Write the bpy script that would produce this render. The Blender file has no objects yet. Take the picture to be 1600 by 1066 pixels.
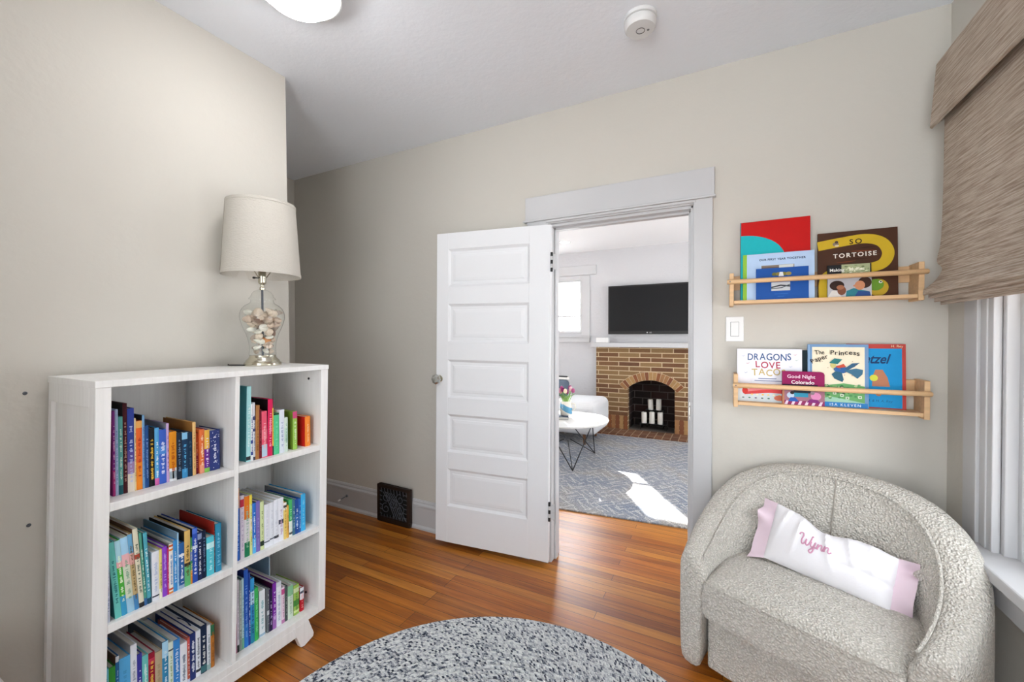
import bpy, bmesh, math, random
from mathutils import Vector, Matrix
random.seed(7)
SC = bpy.context.scene
COL = SC.collection
PI = math.pi
R = math.radians

# ------------------------------------------------------------------ camera
cam_d = bpy.data.cameras.new('camera'); cam = bpy.data.objects.new('camera', cam_d); COL.objects.link(cam)
cam_d.sensor_width = 36.0; cam_d.lens = 14.494; cam_d.clip_start = 0.02
cam.location = (0, 0, 1.36)
cam.rotation_euler = (R(90 - 0.63), R(0.07), R(27.215))
SC.camera = cam

# ------------------------------------------------------------------ colour and light
SC.view_settings.view_transform = 'Standard'; SC.view_settings.look = 'None'
SC.view_settings.gamma = 1.0; SC.view_settings.use_curve_mapping = False
SC.view_settings.exposure = 1.24
SKY = 3.8; GLOW = 9.0
world = bpy.data.worlds.new('daylight'); SC.world = world; world.use_nodes = True
wt = world.node_tree; wb = wt.nodes['Background']; wb.inputs[1].default_value = SKY
# overcast-bright sky above, sunlit pale ground below the horizon
wc = wt.nodes.new('ShaderNodeTexCoord'); ws = wt.nodes.new('ShaderNodeSeparateXYZ'); wr = wt.nodes.new('ShaderNodeValToRGB')
wm = wt.nodes.new('ShaderNodeMapRange'); wm.inputs[1].default_value = -1; wm.inputs[2].default_value = 1
wt.links.new(wc.outputs['Generated'], ws.inputs[0]); wt.links.new(ws.outputs[2], wm.inputs[0]); wt.links.new(wm.outputs[0], wr.inputs[0])
we = wr.color_ramp.elements; we[0].position = .48; we[0].color = (.985, .99, 1, 1); we[1].position = .53; we[1].color = (.65, .68, .715, 1)
wt.links.new(wr.outputs[0], wb.inputs[0])
# the sky is brighter around the sun
wd = wt.nodes.new('ShaderNodeVectorMath'); wd.operation = 'DOT_PRODUCT'; wd.inputs[1].default_value = (-.522 * .852, .853 * .852, .524)
wt.links.new(wc.outputs['Generated'], wd.inputs[0])
def wmath(op, a, b):
    n = wt.nodes.new('ShaderNodeMath'); n.operation = op; n.use_clamp = False
    for i, v in enumerate((a, b)):
        if isinstance(v, (int, float)): n.inputs[i].default_value = v
        else: wt.links.new(v, n.inputs[i])
    return n.outputs[0]
glow = wmath('POWER', wmath('MAXIMUM', wd.outputs['Value'], 0.0), 5.0)
wt.links.new(wmath('MULTIPLY', wmath('ADD', wmath('MULTIPLY', glow, GLOW), 1.0), SKY), wb.inputs[1])

def portal(name, loc, rot, sx, sy):
    d = bpy.data.lights.new(name, 'AREA'); d.shape = 'RECTANGLE'; d.size = sx; d.size_y = sy
    d.cycles.is_portal = True
    o = bpy.data.objects.new(name, d); COL.objects.link(o); o.location = loc; o.rotation_euler = rot
def daylight(name, loc, rot, sx, sy, power, col=(1, .98, .95)):
    d = bpy.data.lights.new(name, 'AREA'); d.shape = 'RECTANGLE'; d.size = sx; d.size_y = sy
    d.energy = power; d.color = col
    o = bpy.data.objects.new(name, d); COL.objects.link(o); o.location = loc; o.rotation_euler = rot
    return o
sun_d = bpy.data.lights.new('sun', 'SUN'); sun_d.energy = 14.0; sun_d.angle = R(0.53); sun_d.color = (1, .96, .9)
sun = bpy.data.objects.new('sun', sun_d); COL.objects.link(sun)
sun.location = (-6, 12, 6)
sun.rotation_euler = Vector((.522 * .852, -.853 * .852, -.524)).to_track_quat('-Z', 'Y').to_euler()

# ------------------------------------------------------------------ helpers
def lin(c):
    return tuple(((v / 255) / 12.92 if v / 255 <= .04045 else ((v / 255 + .055) / 1.055) ** 2.4) for v in c)
def hx(s):
    return tuple(int(s[i:i + 2], 16) for i in (0, 2, 4))
MATS = {}
def mat(name, rgb, rough=.5, metal=0, bump=0, bscale=60, spec=.5, var=0, vscale=4, stretch=(1, 1, 1), sheen=0, coat=0):
    if name in MATS: return MATS[name]
    if isinstance(rgb, str): rgb = hx(rgb)
    m = bpy.data.materials.new(name); m.use_nodes = True
    nt = m.node_tree; b = nt.nodes['Principled BSDF']
    b.inputs['Base Color'].default_value = (*lin(rgb), 1); b.inputs['Roughness'].default_value = rough
    b.inputs['Metallic'].default_value = metal; b.inputs['Specular IOR Level'].default_value = spec
    b.inputs['Sheen Weight'].default_value = sheen; b.inputs['Coat Weight'].default_value = coat
    if bump or var:
        tc = nt.nodes.new('ShaderNodeTexCoord'); mp = nt.nodes.new('ShaderNodeMapping')
        mp.inputs['Scale'].default_value = stretch
        nt.links.new(tc.outputs['Object'], mp.inputs['Vector'])
        if bump:
            n = nt.nodes.new('ShaderNodeTexNoise'); n.inputs['Scale'].default_value = bscale; n.inputs['Detail'].default_value = 3
            nt.links.new(mp.outputs[0], n.inputs['Vector'])
            bp = nt.nodes.new('ShaderNodeBump'); bp.inputs['Strength'].default_value = bump; bp.inputs['Distance'].default_value = .004
            nt.links.new(n.outputs[0], bp.inputs['Height']); nt.links.new(bp.outputs[0], b.inputs['Normal'])
        if var:
            n2 = nt.nodes.new('ShaderNodeTexNoise'); n2.inputs['Scale'].default_value = vscale; n2.inputs['Detail'].default_value = 4
            nt.links.new(mp.outputs[0], n2.inputs['Vector'])
            mx = nt.nodes.new('ShaderNodeMix'); mx.data_type = 'RGBA'
            lo = [max(0, v * (1 - var)) for v in rgb]; hi = [min(255, v * (1 + var)) for v in rgb]
            mx.inputs['A'].default_value = (*lin(lo), 1); mx.inputs['B'].default_value = (*lin(hi), 1)
            nt.links.new(n2.outputs[0], mx.inputs['Factor']); nt.links.new(mx.outputs['Result'], b.inputs['Base Color'])
    MATS[name] = m
    return m
def ink(h, rough=.5):
    return mat('ink_' + h, h, .55, spec=.22, var=.03, vscale=30)
class NT:
    """tiny node helper"""
    def __init__(s, name):
        s.m = bpy.data.materials.new(name); s.m.use_nodes = True; s.t = s.m.node_tree
        s.b = s.t.nodes['Principled BSDF']; MATS[name] = s.m
    def n(s, typ, **kw):
        nd = s.t.nodes.new('ShaderNode' + typ)
        for k, v in kw.items(): setattr(nd, k, v)
        return nd
    def l(s, a, b): s.t.links.new(a, b)
    def val(s, sock, v):
        if isinstance(v, (int, float)): sock.default_value = v
        else: s.l(v, sock)
    def math(s, op, a, b=0.0, c=None):
        nd = s.n('Math', operation=op); s.val(nd.inputs[0], a); s.val(nd.inputs[1], b)
        if c is not None: s.val(nd.inputs[2], c)
        return nd.outputs[0]
    def xyz(s, coord='Object'):
        tc = s.n('TexCoord'); sp = s.n('SeparateXYZ'); s.l(tc.outputs[coord], sp.inputs[0]); return sp.outputs
    def vec(s, x, y, z=0.0):
        c = s.n('CombineXYZ'); s.val(c.inputs[0], x); s.val(c.inputs[1], y); s.val(c.inputs[2], z); return c.outputs[0]
    def noise(s, v, scale, detail=3, rough=.5):
        nd = s.n('TexNoise'); nd.inputs['Scale'].default_value = scale; nd.inputs['Detail'].default_value = detail
        nd.inputs['Roughness'].default_value = rough
        s.l(v, nd.inputs['Vector']); return nd.outputs[0]
    def ramp(s, f, stops, interp='LINEAR'):
        nd = s.n('ValToRGB'); nd.color_ramp.interpolation = interp; e = nd.color_ramp.elements
        while len(e) < len(stops): e.new(.5)
        for i, (p, c) in enumerate(stops):
            e[i].position = p; e[i].color = (*lin(hx(c) if isinstance(c, str) else c), 1)
        s.l(f, nd.inputs[0]); return nd.outputs[0]
    def mix(s, f, a, b, mode='MIX'):
        nd = s.n('Mix', data_type='RGBA', blend_type=mode); s.val(nd.inputs['Factor'], f)
        for k, v in (('A', a), ('B', b)):
            if isinstance(v, str): nd.inputs[k].default_value = (*lin(hx(v)), 1)
            else: s.l(v, nd.inputs[k])
        return nd.outputs['Result']
    def bump(s, h, strength, dist=.003):
        nd = s.n('Bump'); nd.inputs['Strength'].default_value = strength; nd.inputs['Distance'].default_value = dist
        s.l(h, nd.inputs['Height']); s.l(nd.outputs[0], s.b.inputs['Normal'])

def meta(o, label=None, cat=None, group=None, kind=None):
    if label: o['label'] = label
    if cat: o['category'] = cat
    if group: o['group'] = group
    if kind: o['kind'] = kind
    return o
def empty(name, loc=(0, 0, 0), rot=(0, 0, 0), label=None, cat=None, group=None, parent=None):
    o = bpy.data.objects.new(name, None); COL.objects.link(o); o.location = loc; o.rotation_euler = rot
    o.empty_display_size = .1
    if parent: o.parent = parent
    return meta(o, label, cat, group)

class MB:
    """collects shapes and links them as one mesh object"""
    def __init__(s): s.v = []; s.f = []; s.m = []; s.mats = []; s.sm = []
    def mi(s, m):
        if m is None: return 0
        if m not in s.mats: s.mats.append(m)
        return s.mats.index(m)
    def add(s, vs, fs, m=None, smooth=False):
        o = len(s.v); s.v += [tuple(v) for v in vs]; k = s.mi(m)
        for f in fs: s.f.append(tuple(i + o for i in f)); s.m.append(k); s.sm.append(smooth)
        return s
    def box(s, x0, x1, y0, y1, z0, z1, m=None):
        vs = [(x, y, z) for z in (z0, z1) for y in (y0, y1) for x in (x0, x1)]
        return s.add(vs, [(0, 2, 3, 1), (4, 5, 7, 6), (0, 1, 5, 4), (2, 6, 7, 3), (0, 4, 6, 2), (1, 3, 7, 5)], m)
    def prism(s, pts, axis, a, b, m=None, smooth=False):
        """extrude 2-D pts along axis 'x'|'y'|'z' from a to b"""
        def P(p, t):
            return {'x': (t, p[0], p[1]), 'y': (p[0], t, p[1]), 'z': (p[0], p[1], t)}[axis]
        n = len(pts); vs = [P(p, a) for p in pts] + [P(p, b) for p in pts]
        s.add(vs, [tuple(range(n))[::-1], tuple(range(n, 2 * n))], m)
        return s.add(vs, [(i, (i + 1) % n, n + (i + 1) % n, n + i) for i in range(n)], m, smooth)
    def tube(s, path, r, seg=8, m=None, caps=True, closed=False):
        P = [Vector(p) for p in path]; n = len(P); rs = r if isinstance(r, (list, tuple)) else [r] * n
        vs = []; up = Vector((0, 0, 1)); prev = None
        for i, p in enumerate(P):
            a = P[i - 1] if (i or closed) else p; b = P[(i + 1) % n] if (i < n - 1 or closed) else p
            t = (b - a).normalized()
            if prev is None:
                ref = up if abs(t.dot(up)) < .95 else Vector((1, 0, 0)); u = t.cross(ref).normalized()
            else:
                u = (prev - t * prev.dot(t)).normalized()
            prev = u; w = t.cross(u)
            for k in range(seg):
                an = 2 * PI * k / seg; vs.append(p + (u * math.cos(an) + w * math.sin(an)) * rs[i])
        fs = []
        for i in range(n if closed else n - 1):
            j = (i + 1) % n
            for k in range(seg):
                fs.append((i * seg + k, i * seg + (k + 1) % seg, j * seg + (k + 1) % seg, j * seg + k))
        s.add(vs, fs, m, True)
        if caps and not closed:
            s.add(vs[:seg], [tuple(range(seg))[::-1]], m); s.add(vs[-seg:], [tuple(range(seg))], m)
        return s
    def lathe(s, prof, seg=32, c=(0, 0, 0), m=None, cap=True, sx=1, sy=1):
        vs = []; n = len(prof)
        for r, z in prof:
            for k in range(seg):
                a = 2 * PI * k / seg; vs.append((c[0] + r * math.cos(a) * sx, c[1] + r * math.sin(a) * sy, c[2] + z))
        fs = [(i * seg + k, i * seg + (k + 1) % seg, (i + 1) * seg + (k + 1) % seg, (i + 1) * seg + k) for i in range(n - 1) for k in range(seg)]
        s.add(vs, fs, m, True)
        if cap:
            if prof[0][0] > 1e-6: s.add(vs[:seg], [tuple(range(seg))[::-1]], m)
            if prof[-1][0] > 1e-6: s.add(vs[-seg:], [tuple(range(seg))], m)
        return s
    def grid(s, fn, nu, nv, m=None, closed_u=False):
        vs = [fn(i / (nu if closed_u else nu - 1), j / (nv - 1)) for j in range(nv) for i in range(nu)]
        fs = []
        for j in range(nv - 1):
            for i in range(nu if closed_u else nu - 1):
                k = (i + 1) % nu; fs.append((j * nu + i, j * nu + k, (j + 1) * nu + k, (j + 1) * nu + i))
        return s.add(vs, fs, m, True)
    def xf(s, fn): s.v = [tuple(fn(*v)) for v in s.v]; return s
    def build(s, name, m=None, parent=None, bevel=0, seg=2, sub=0, fix=True):
        me = bpy.data.meshes.new(name); me.from_pydata(s.v, [], s.f)
        if m is not None and not s.mats: s.mats = [m]
        for q in s.mats: me.materials.append(q)
        for p, k, sm in zip(me.polygons, s.m, s.sm): p.material_index = k; p.use_smooth = sm
        if fix:
            bm = bmesh.new(); bm.from_mesh(me); bmesh.ops.remove_doubles(bm, verts=bm.verts, dist=1e-6)
            bmesh.ops.recalc_face_normals(bm, faces=bm.faces)
            if any(s.sm) and not sub:
                for e in bm.edges:
                    if len(e.link_faces) == 2 and e.calc_face_angle(0) > R(42): e.smooth = False
            bm.to_mesh(me); bm.free()
        o = bpy.data.objects.new(name, me); COL.objects.link(o)
        if parent: o.parent = parent
        if bevel:
            b = o.modifiers.new('bevel', 'BEVEL'); b.width = bevel; b.segments = seg; b.limit_method = 'ANGLE'; b.angle_limit = R(40)
        if sub:
            u = o.modifiers.new('sub', 'SUBSURF'); u.levels = sub; u.render_levels = sub
        return o
def struct(o, label, cat):
    return meta(o, label, cat, kind='structure')

TEXT_CACHE = {}
def text_data(body, size=1.0, align='CENTER', spacing=1.0, shear=0.0, bold=0.0):
    key = (body, align, spacing, shear, bold)
    if key not in TEXT_CACHE:
        cu = bpy.data.curves.new('lettering', 'FONT'); cu.body = body; cu.align_x = align; cu.size = 1
        cu.space_character = spacing; cu.shear = shear; cu.resolution_u = 3; cu.offset = bold
        ob = bpy.data.objects.new('lettering', cu); COL.objects.link(ob)
        dg = bpy.context.evaluated_depsgraph_get(); dg.update()
        me = bpy.data.meshes.new_from_object(ob.evaluated_get(dg))
        TEXT_CACHE[key] = ([tuple(v.co) for v in me.vertices], [tuple(p.vertices) for p in me.polygons])
        bpy.data.objects.remove(ob); bpy.data.curves.remove(cu); bpy.data.meshes.remove(me)
    vs, fs = TEXT_CACHE[key]
    return [(x * size, y * size) for x, y, z in vs], fs
class Art:
    """flat printed shapes on the front (-y) face of a cover"""
    def __init__(s, y=0.0): s.mb = MB(); s.k = 0; s.y = y
    def lay(s): s.k += 1; return s.y - .00005 * s.k
    def poly(s, pts, h):
        y = s.lay(); n = len(pts); s.mb.add([(x, y, z) for x, z in pts], [tuple(range(n))], ink(h)); return s
    def rect(s, x0, z0, x1, z1, h): return s.poly([(x0, z0), (x1, z0), (x1, z1), (x0, z1)], h)
    def ell(s, cx, cz, rx, rz, h, a=0, n=24, a0=0, a1=2 * PI):
        ca, sa = math.cos(a), math.sin(a); P = []
        full = abs(a1 - a0 - 2 * PI) < 1e-6
        for i in range(n + (0 if full else 1)):
            t = a0 + (a1 - a0) * i / n; x, z = rx * math.cos(t), rz * math.sin(t)
            P.append((cx + x * ca - z * sa, cz + x * sa + z * ca))
        return s.poly(P, h)
    def band(s, path, w, h):
        """stroke of width w along path (w may be a list)"""
        n = len(path); ws = w if isinstance(w, (list, tuple)) else [w] * n; L = []; Q = []
        for i, p in enumerate(path):
            a = path[max(0, i - 1)]; b = path[min(n - 1, i + 1)]; dx, dz = b[0] - a[0], b[1] - a[1]; d = math.hypot(dx, dz) or 1
            nx, nz = -dz / d * ws[i] / 2, dx / d * ws[i] / 2; L.append((p[0] + nx, p[1] + nz)); Q.append((p[0] - nx, p[1] - nz))
        y = s.lay(); vs = [(x, y, z) for x, z in L + Q]
        s.mb.add(vs, [(i, i + 1, n + i + 1, n + i) for i in range(n - 1)], ink(h)); return s
    def text(s, body, x, z, size, h, align='CENTER', spacing=1.0, shear=0, rot=0, bold=0, sx=1.0):
        vs, fs = text_data(body, size, align, spacing, shear, bold); y = s.lay(); c, q = math.cos(rot), math.sin(rot)
        s.mb.add([(x + (a * sx) * c - b * q, y, z + (a * sx) * q + b * c) for a, b in vs], fs, ink(h)); return s
    def build(s, parent, name='cover_art'): return s.mb.build(name, None, parent, fix=False)
def smooth_path(pts, n=8, closed=False):
    P = [Vector(p) for p in pts]; out = []; m = len(P)
    for i in range(m if closed else m - 1):
        p0 = P[(i - 1) % m] if (i or closed) else P[0]; p1 = P[i]; p2 = P[(i + 1) % m]
        p3 = P[(i + 2) % m] if (i + 2 < m or closed) else P[-1]
        for k in range(n):
            t = k / n
            out.append(.5 * ((2 * p1) + (p2 - p0) * t + (2 * p0 - 5 * p1 + 4 * p2 - p3) * t * t + (3 * p1 - p0 - 3 * p2 + p3) * t ** 3))
    if not closed: out.append(P[-1])
    return out

# ------------------------------------------------------------------ materials
M_wall = mat('wall_paint', (203, 199, 191), .75, bump=.35, bscale=28, spec=.2)
M_ceil = mat('ceiling_paint', (238, 242, 249), .85, bump=.35, bscale=45, spec=.1)
M_wall2 = mat('living_wall_paint', (200, 200, 203), .75, bump=.8, bscale=30, spec=.2)
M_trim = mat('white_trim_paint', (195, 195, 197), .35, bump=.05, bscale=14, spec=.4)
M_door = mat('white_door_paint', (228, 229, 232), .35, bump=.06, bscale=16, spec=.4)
M_chrome = mat('brushed_nickel', (190, 186, 176), .25, 1)
M_champagne = mat('pale_nickel', (206, 201, 184), .2, 1, var=.05)
M_black = mat('black_metal', (22, 22, 24), .45)
M_bronze = mat('dark_bronze', (52, 38, 32), .45, .4, bump=.3, bscale=40)
M_iron = mat('dark_iron', (92, 97, 106), .4, .5)
M_dark = mat('hollow_shade_black', (10, 10, 12), .9)
M_pages = mat('book_pages', (214, 212, 206), .9, bump=.2, bscale=200, var=.05, vscale=40)
M_plastic = mat('white_plastic', (224, 224, 224), .3)
M_birch = mat('birch_wood', (214, 176, 132), .5, var=.10, vscale=5, stretch=(1, 14, 14), bump=.05, bscale=20)
M_glassy = None
def clear_glass(name, tint, facing_dark=None, spec_mix=.08):
    t = NT(name); nt = t.t
    out = nt.nodes['Material Output']; nt.nodes.remove(t.b)
    tr = t.n('BsdfTransparent'); gl = t.n('BsdfGlossy'); gl.inputs['Roughness'].default_value = .02
    fw = t.n('LayerWeight'); fw.inputs['Blend'].default_value = .5
    fr = t.math('ADD', t.math('MULTIPLY', t.math('POWER', fw.outputs['Facing'], 5.0), .7), .035)
    mx = t.n('MixShader'); t.l(fr, mx.inputs[0]); t.l(tr.outputs[0], mx.inputs[1]); t.l(gl.outputs[0], mx.inputs[2])
    tr.inputs[0].default_value = (*lin(tint), 1)
    if facing_dark:
        lw = t.n('LayerWeight'); lw.inputs['Blend'].default_value = .5
        c = t.ramp(lw.outputs['Facing'], [(0, tint), (.8, tint), (1, facing_dark)]); t.l(c, tr.inputs[0])  # edge-on tint darkened to imitate the dark refracted outline of the glass
    t.l(mx.outputs[0], out.inputs['Surface'])
    return t.m
M_pane = clear_glass('window_glass', (252, 253, 253))
M_jar = clear_glass('jar_glass', (252, 253, 252), (150, 155, 152))

def make_floor_mat():
    t = NT('pine_floorboards'); X, Y, Z = t.xyz()
    br = t.n('TexBrick', offset=.41, offset_frequency=3); br.inputs['Scale'].default_value = 1
    br.inputs['Brick Width'].default_value = 1.35; br.inputs['Row Height'].default_value = .0585
    br.inputs['Mortar Size'].default_value = .0013; br.inputs['Mortar Smooth'].default_value = .2; br.inputs['Bias'].default_value = 0
    br.inputs['Color1'].default_value = (0, 0, 0, 1); br.inputs['Color2'].default_value = (1, 1, 1, 1); br.inputs['Mortar'].default_value = (.5, .5, .5, 1)
    t.l(t.vec(X, Y), br.inputs['Vector'])
    row = t.math('FLOOR', t.math('DIVIDE', Y, .0585))
    sh = t.math('MULTIPLY', row, 7.31)
    gv = t.vec(t.math('ADD', t.math('MULTIPLY', X, 1.6), sh), t.math('MULTIPLY', Y, 26.0), row)
    g1 = t.noise(gv, 1.6, 6, .62)
    gv2 = t.vec(t.math('ADD', t.math('MULTIPLY', X, 4.5), sh), t.math('MULTIPLY', Y, 150.0), row)
    g2 = t.noise(gv2, 1.2, 3, .6)
    tint = t.ramp(br.outputs['Color'], [(0, '6e3408'), (.3, 'a05810'), (.5, 'b26616'), (.75, 'd08c34'), (1, '84420c')])
    grain = t.ramp(g1, [(.3, '6c300a'), (.46, 'a35812'), (.55, 'c8761e'), (.7, 'dc9638')])
    c = t.mix(.38, tint, grain)
    c = t.mix(t.math('MULTIPLY', g2, .35), c, '6a3710', 'MULTIPLY')
    c = t.mix(br.outputs['Fac'], c, '2a1508')
    t.l(c, t.b.inputs['Base Color'])
    t.l(t.math('ADD', t.math('MULTIPLY', g1, .16), .30), t.b.inputs['Roughness'])
    t.b.inputs['Specular IOR Level'].default_value = .7
    h = t.math('SUBTRACT', t.math('MULTIPLY', t.noise(t.vec(X, t.math('MULTIPLY', Y, 3)), 5, 2), .5), br.outputs['Fac'])
    t.bump(h, .35, .002)
    return t.m
M_floor = make_floor_mat()

def make_whitewash():
    t = NT('whitewashed_wood'); X, Y, Z = t.xyz()
    g = t.noise(t.vec(t.math('MULTIPLY', X, 60), t.math('MULTIPLY', Y, 60), t.math('MULTIPLY', Z, 2.5)), 1.0, 4, .6)
    c = t.ramp(g, [(.3, 'e4e2e1'), (.5, 'eae9e7'), (.7, 'eeedec')])
    t.l(c, t.b.inputs['Base Color']); t.b.inputs['Roughness'].default_value = .45
    t.bump(g, .12, .001)
    return t.m
M_white_wood = make_whitewash()

def make_boucle():
    t = NT('boucle_fabric'); tc = t.n('TexCoord')
    v = t.n('TexVoronoi'); v.inputs['Scale'].default_value = 135; t.l(tc.outputs['Object'], v.inputs['Vector'])
    n1 = t.noise(tc.outputs['Object'], 130, 3, .6)
    h = t.math('SUBTRACT', t.math('MULTIPLY', n1, 1.1), v.outputs['Distance'])
    c = t.ramp(h, [(0, 'd0cac0'), (.22, 'e8e2d9'), (.6, 'f3efe7')])
    t.l(c, t.b.inputs['Base Color']); t.b.inputs['Roughness'].default_value = .95
    t.b.inputs['Specular IOR Level'].default_value = .1; t.b.inputs['Sheen Weight'].default_value = .25
    t.bump(h, 1.0, .009)
    return t.m
M_boucle = make_boucle()

def make_braid(cx, cy, w):
    t = NT('braided_wool'); X, Y, Z = t.xyz()
    x = t.math('SUBTRACT', X, cx); y = t.math('SUBTRACT', Y, cy)
    r = t.math('SQRT', t.math('ADD', t.math('MULTIPLY', x, x), t.math('MULTIPLY', y, y)))
    th = t.math('ARCTAN2', y, x)
    q = t.math('DIVIDE', r, w); k = t.math('FLOOR', q); f = t.math('SUBTRACT', q, k)
    rr = t.math('MULTIPLY', t.math('ADD', k, .5), w)
    u = t.math('DIVIDE', t.math('MULTIPLY', th, rr), .0085)
    ch = t.math('ADD', u, t.math('MULTIPLY', t.math('ABSOLUTE', t.math('SUBTRACT', f, .5)), 2.6))
    side = t.math('FLOOR', t.math('MULTIPLY', f, 4.0))
    cell = t.math('FLOOR', t.math('MULTIPLY', ch, 1.0))
    wn = t.n('TexWhiteNoise'); t.l(t.vec(cell, k, side), wn.inputs['Vector'])
    fine = t.noise(t.vec(t.math('MULTIPLY', X, 1), Y, Z), 260, 2, .6)
    c = t.ramp(t.math('ADD', t.math('MULTIPLY', wn.outputs['Value'], .8), t.math('MULTIPLY', t.math('SUBTRACT', fine, .4), .9)),
               [(.07, '2c313f'), (.19, '596070'), (.29, 'a8abb2'), (.5, 'cdcfd2'), (.85, 'e8e9e8')])
    t.l(c, t.b.inputs['Base Color']); t.b.inputs['Roughness'].default_value = .95; t.b.inputs['Specular IOR Level'].default_value = .1
    fr = t.math('SUBTRACT', ch, cell)
    t.bump(t.math('ADD', t.math('MULTIPLY', t.math('ABSOLUTE', t.math('SUBTRACT', fr, .5)), -1.0), fine), .8, .006)
    return t.m

def make_living_rug():
    t = NT('blue_grey_woven_rug'); X, Y, Z = t.xyz()
    n0 = t.noise(t.vec(X, Y), 2.2, 4, .6)
    # herringbone leaf bands
    a = t.math('MULTIPLY', X, 4.2); fa = t.math('ABSOLUTE', t.math('SUBTRACT', t.math('FRACT', a), .5))
    zz = t.math('FRACT', t.math('ADD', t.math('MULTIPLY', Y, 8.0), t.math('MULTIPLY', fa, 2.6)))
    z2 = t.math('FRACT', t.math('ADD', t.math('MULTIPLY', X, 13.0), t.math('MULTIPLY', t.math('ABSOLUTE', t.math('SUBTRACT', t.math('FRACT', t.math('MULTIPLY', Y, 4.0)), .5)), 4.0)))
    l1 = t.math('LESS_THAN', zz, .22); l2 = t.math('LESS_THAN', z2, .2)
    n1 = t.noise(t.vec(X, Y), 14, 3, .6)
    n2 = t.noise(t.vec(t.math('MULTIPLY', X, 90), t.math('MULTIPLY', Y, 30)), 1.5, 2)
    pat = t.math('MULTIPLY', t.math('MAXIMUM', l1, l2), t.math('GREATER_THAN', n1, .45))
    base = t.ramp(n0, [(.3, '8f98a8'), (.5, 'a6a9b0'), (.62, 'b4afa9'), (.75, '969eac')])
    c = t.mix(t.math('MULTIPLY', pat, .75), base, 'dcdad8')
    c = t.mix(t.math('MULTIPLY', t.math('POWER', n2, 2.0), 1.3), c, '3c4250')
    t.l(c, t.b.inputs['Base Color']); t.b.inputs['Roughness'].default_value = .95; t.b.inputs['Specular IOR Level'].default_value = .1
    t.bump(n2, .4, .002)
    return t.m

def make_brick(name, cols, mortar, bw, bh, swap=False, msize=.006):
    t = NT(name); X, Y, Z = t.xyz()
    br = t.n('TexBrick', offset=.5); br.inputs['Scale'].default_value = 1
    br.inputs['Brick Width'].default_value = bw; br.inputs['Row Height'].default_value = bh
    br.inputs['Mortar Size'].default_value = msize; br.inputs['Mortar Smooth'].default_value = .1
    br.inputs['Color1'].default_value = (0, 0, 0, 1); br.inputs['Color2'].default_value = (1, 1, 1, 1)
    t.l(t.vec(t.math('ADD', X, Y), Z) if not swap else t.vec(Y, X), br.inputs['Vector'])
    tint = t.ramp(br.outputs['Color'], [(i / (len(cols) - 1), c) for i, c in enumerate(cols)])
    g = t.noise(t.vec(t.math('MULTIPLY', X, 160), t.math('MULTIPLY', Y, 160), t.math('MULTIPLY', Z, 12)), 1, 3, .6)
    c = t.mix(t.math('MULTIPLY', g, .5), tint, '3a2416', 'MULTIPLY')
    c = t.mix(br.outputs['Fac'], c, mortar)
    t.l(c, t.b.inputs['Base Color']); t.b.inputs['Roughness'].default_value = .85
    t.bump(t.math('SUBTRACT', t.math('MULTIPLY', g, .25), br.outputs['Fac']), .7, .004)
    return t.m
M_brick = make_brick('tan_brick', ['7c5438', '93704a', '9f8056', '8a633f', '6f4832'], 'cbb594', .30, .066)
M_firebrick = make_brick('sooty_firebrick', ['1c0f0e', '2b1412', '3a1a16', '181012'], '5a5350', .24, .105)
M_hearth = make_brick('hearth_brick', ['6a4530', '7d5238', '8a5f42'], 'a08a70', .21, .1, True)
M_archbrick = [mat('arch_brick_' + n, c, .85, bump=.5, bscale=60, var=.10, vscale=30) for n, c in (('tan', '9c7048'), ('red', '85502f'), ('sand', 'a98355'), ('umber', '7d4b30'))]
M_mortar = mat('mortar', 'c4ae8e', .9, bump=.3, bscale=80)

def make_shade_fabric():
    t = NT('woven_grass_fabric'); X, Y, Z = t.xyz()
    n1 = t.noise(t.vec(t.math('MULTIPLY', Y, 7), t.math('MULTIPLY', Z, 190), 0.0), 1, 4, .65)
    n2 = t.noise(t.vec(t.math('MULTIPLY', Y, 40), t.math('MULTIPLY', Z, 420), X), 1, 2, .6)
    c = t.ramp(n1, [(.3, '8a7a6c'), (.45, 'b09f8f'), (.55, 'c8baab'), (.72, 'e0d6ca')])
    c = t.mix(t.math('MULTIPLY', n2, .5), c, '8c7c6e')
    t.l(c, t.b.inputs['Base Color']); t.b.inputs['Roughness'].default_value = .9; t.b.inputs['Specular IOR Level'].default_value = .1
    t.bump(n1, .6, .002)
    return t.m
M_shade = make_shade_fabric()

# ------------------------------------------------------------------ room shell
LX, AX, RX = -2.02, -3.28, .81        # bedroom left wall, alcove wall, window wall
BY, RY = 2.30, -1.30                  # door wall, wall behind the camera
CZ, CZ2 = 2.70, 2.653
LY2 = 6.13                            # fireplace wall of the living room
LX0, LX1 = -4.2, 2.4                  # living room sides
struct(MB().box(LX0 - .2, LX1 + .2, RY - .2, LY2 + .3, -.12, 0).build('floor', M_floor), 'honey brown varnished pine floorboards running through both rooms', 'floor')
struct(MB().box(LX0 - .2, RX + .3, RY - .2, BY + .06, CZ, CZ + .15).build('ceiling', M_ceil), 'white textured ceiling of the reading room', 'ceiling')
struct(MB().box(LX0 - .2, LX1 + .2, BY + .07, LY2 + .4, CZ2, CZ2 + .15).build('ceiling_living', mat('living_ceiling_paint', (244, 244, 245), .85, bump=.4, bscale=45, spec=.1)), 'white ceiling of the living room beyond the door', 'ceiling')
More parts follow.
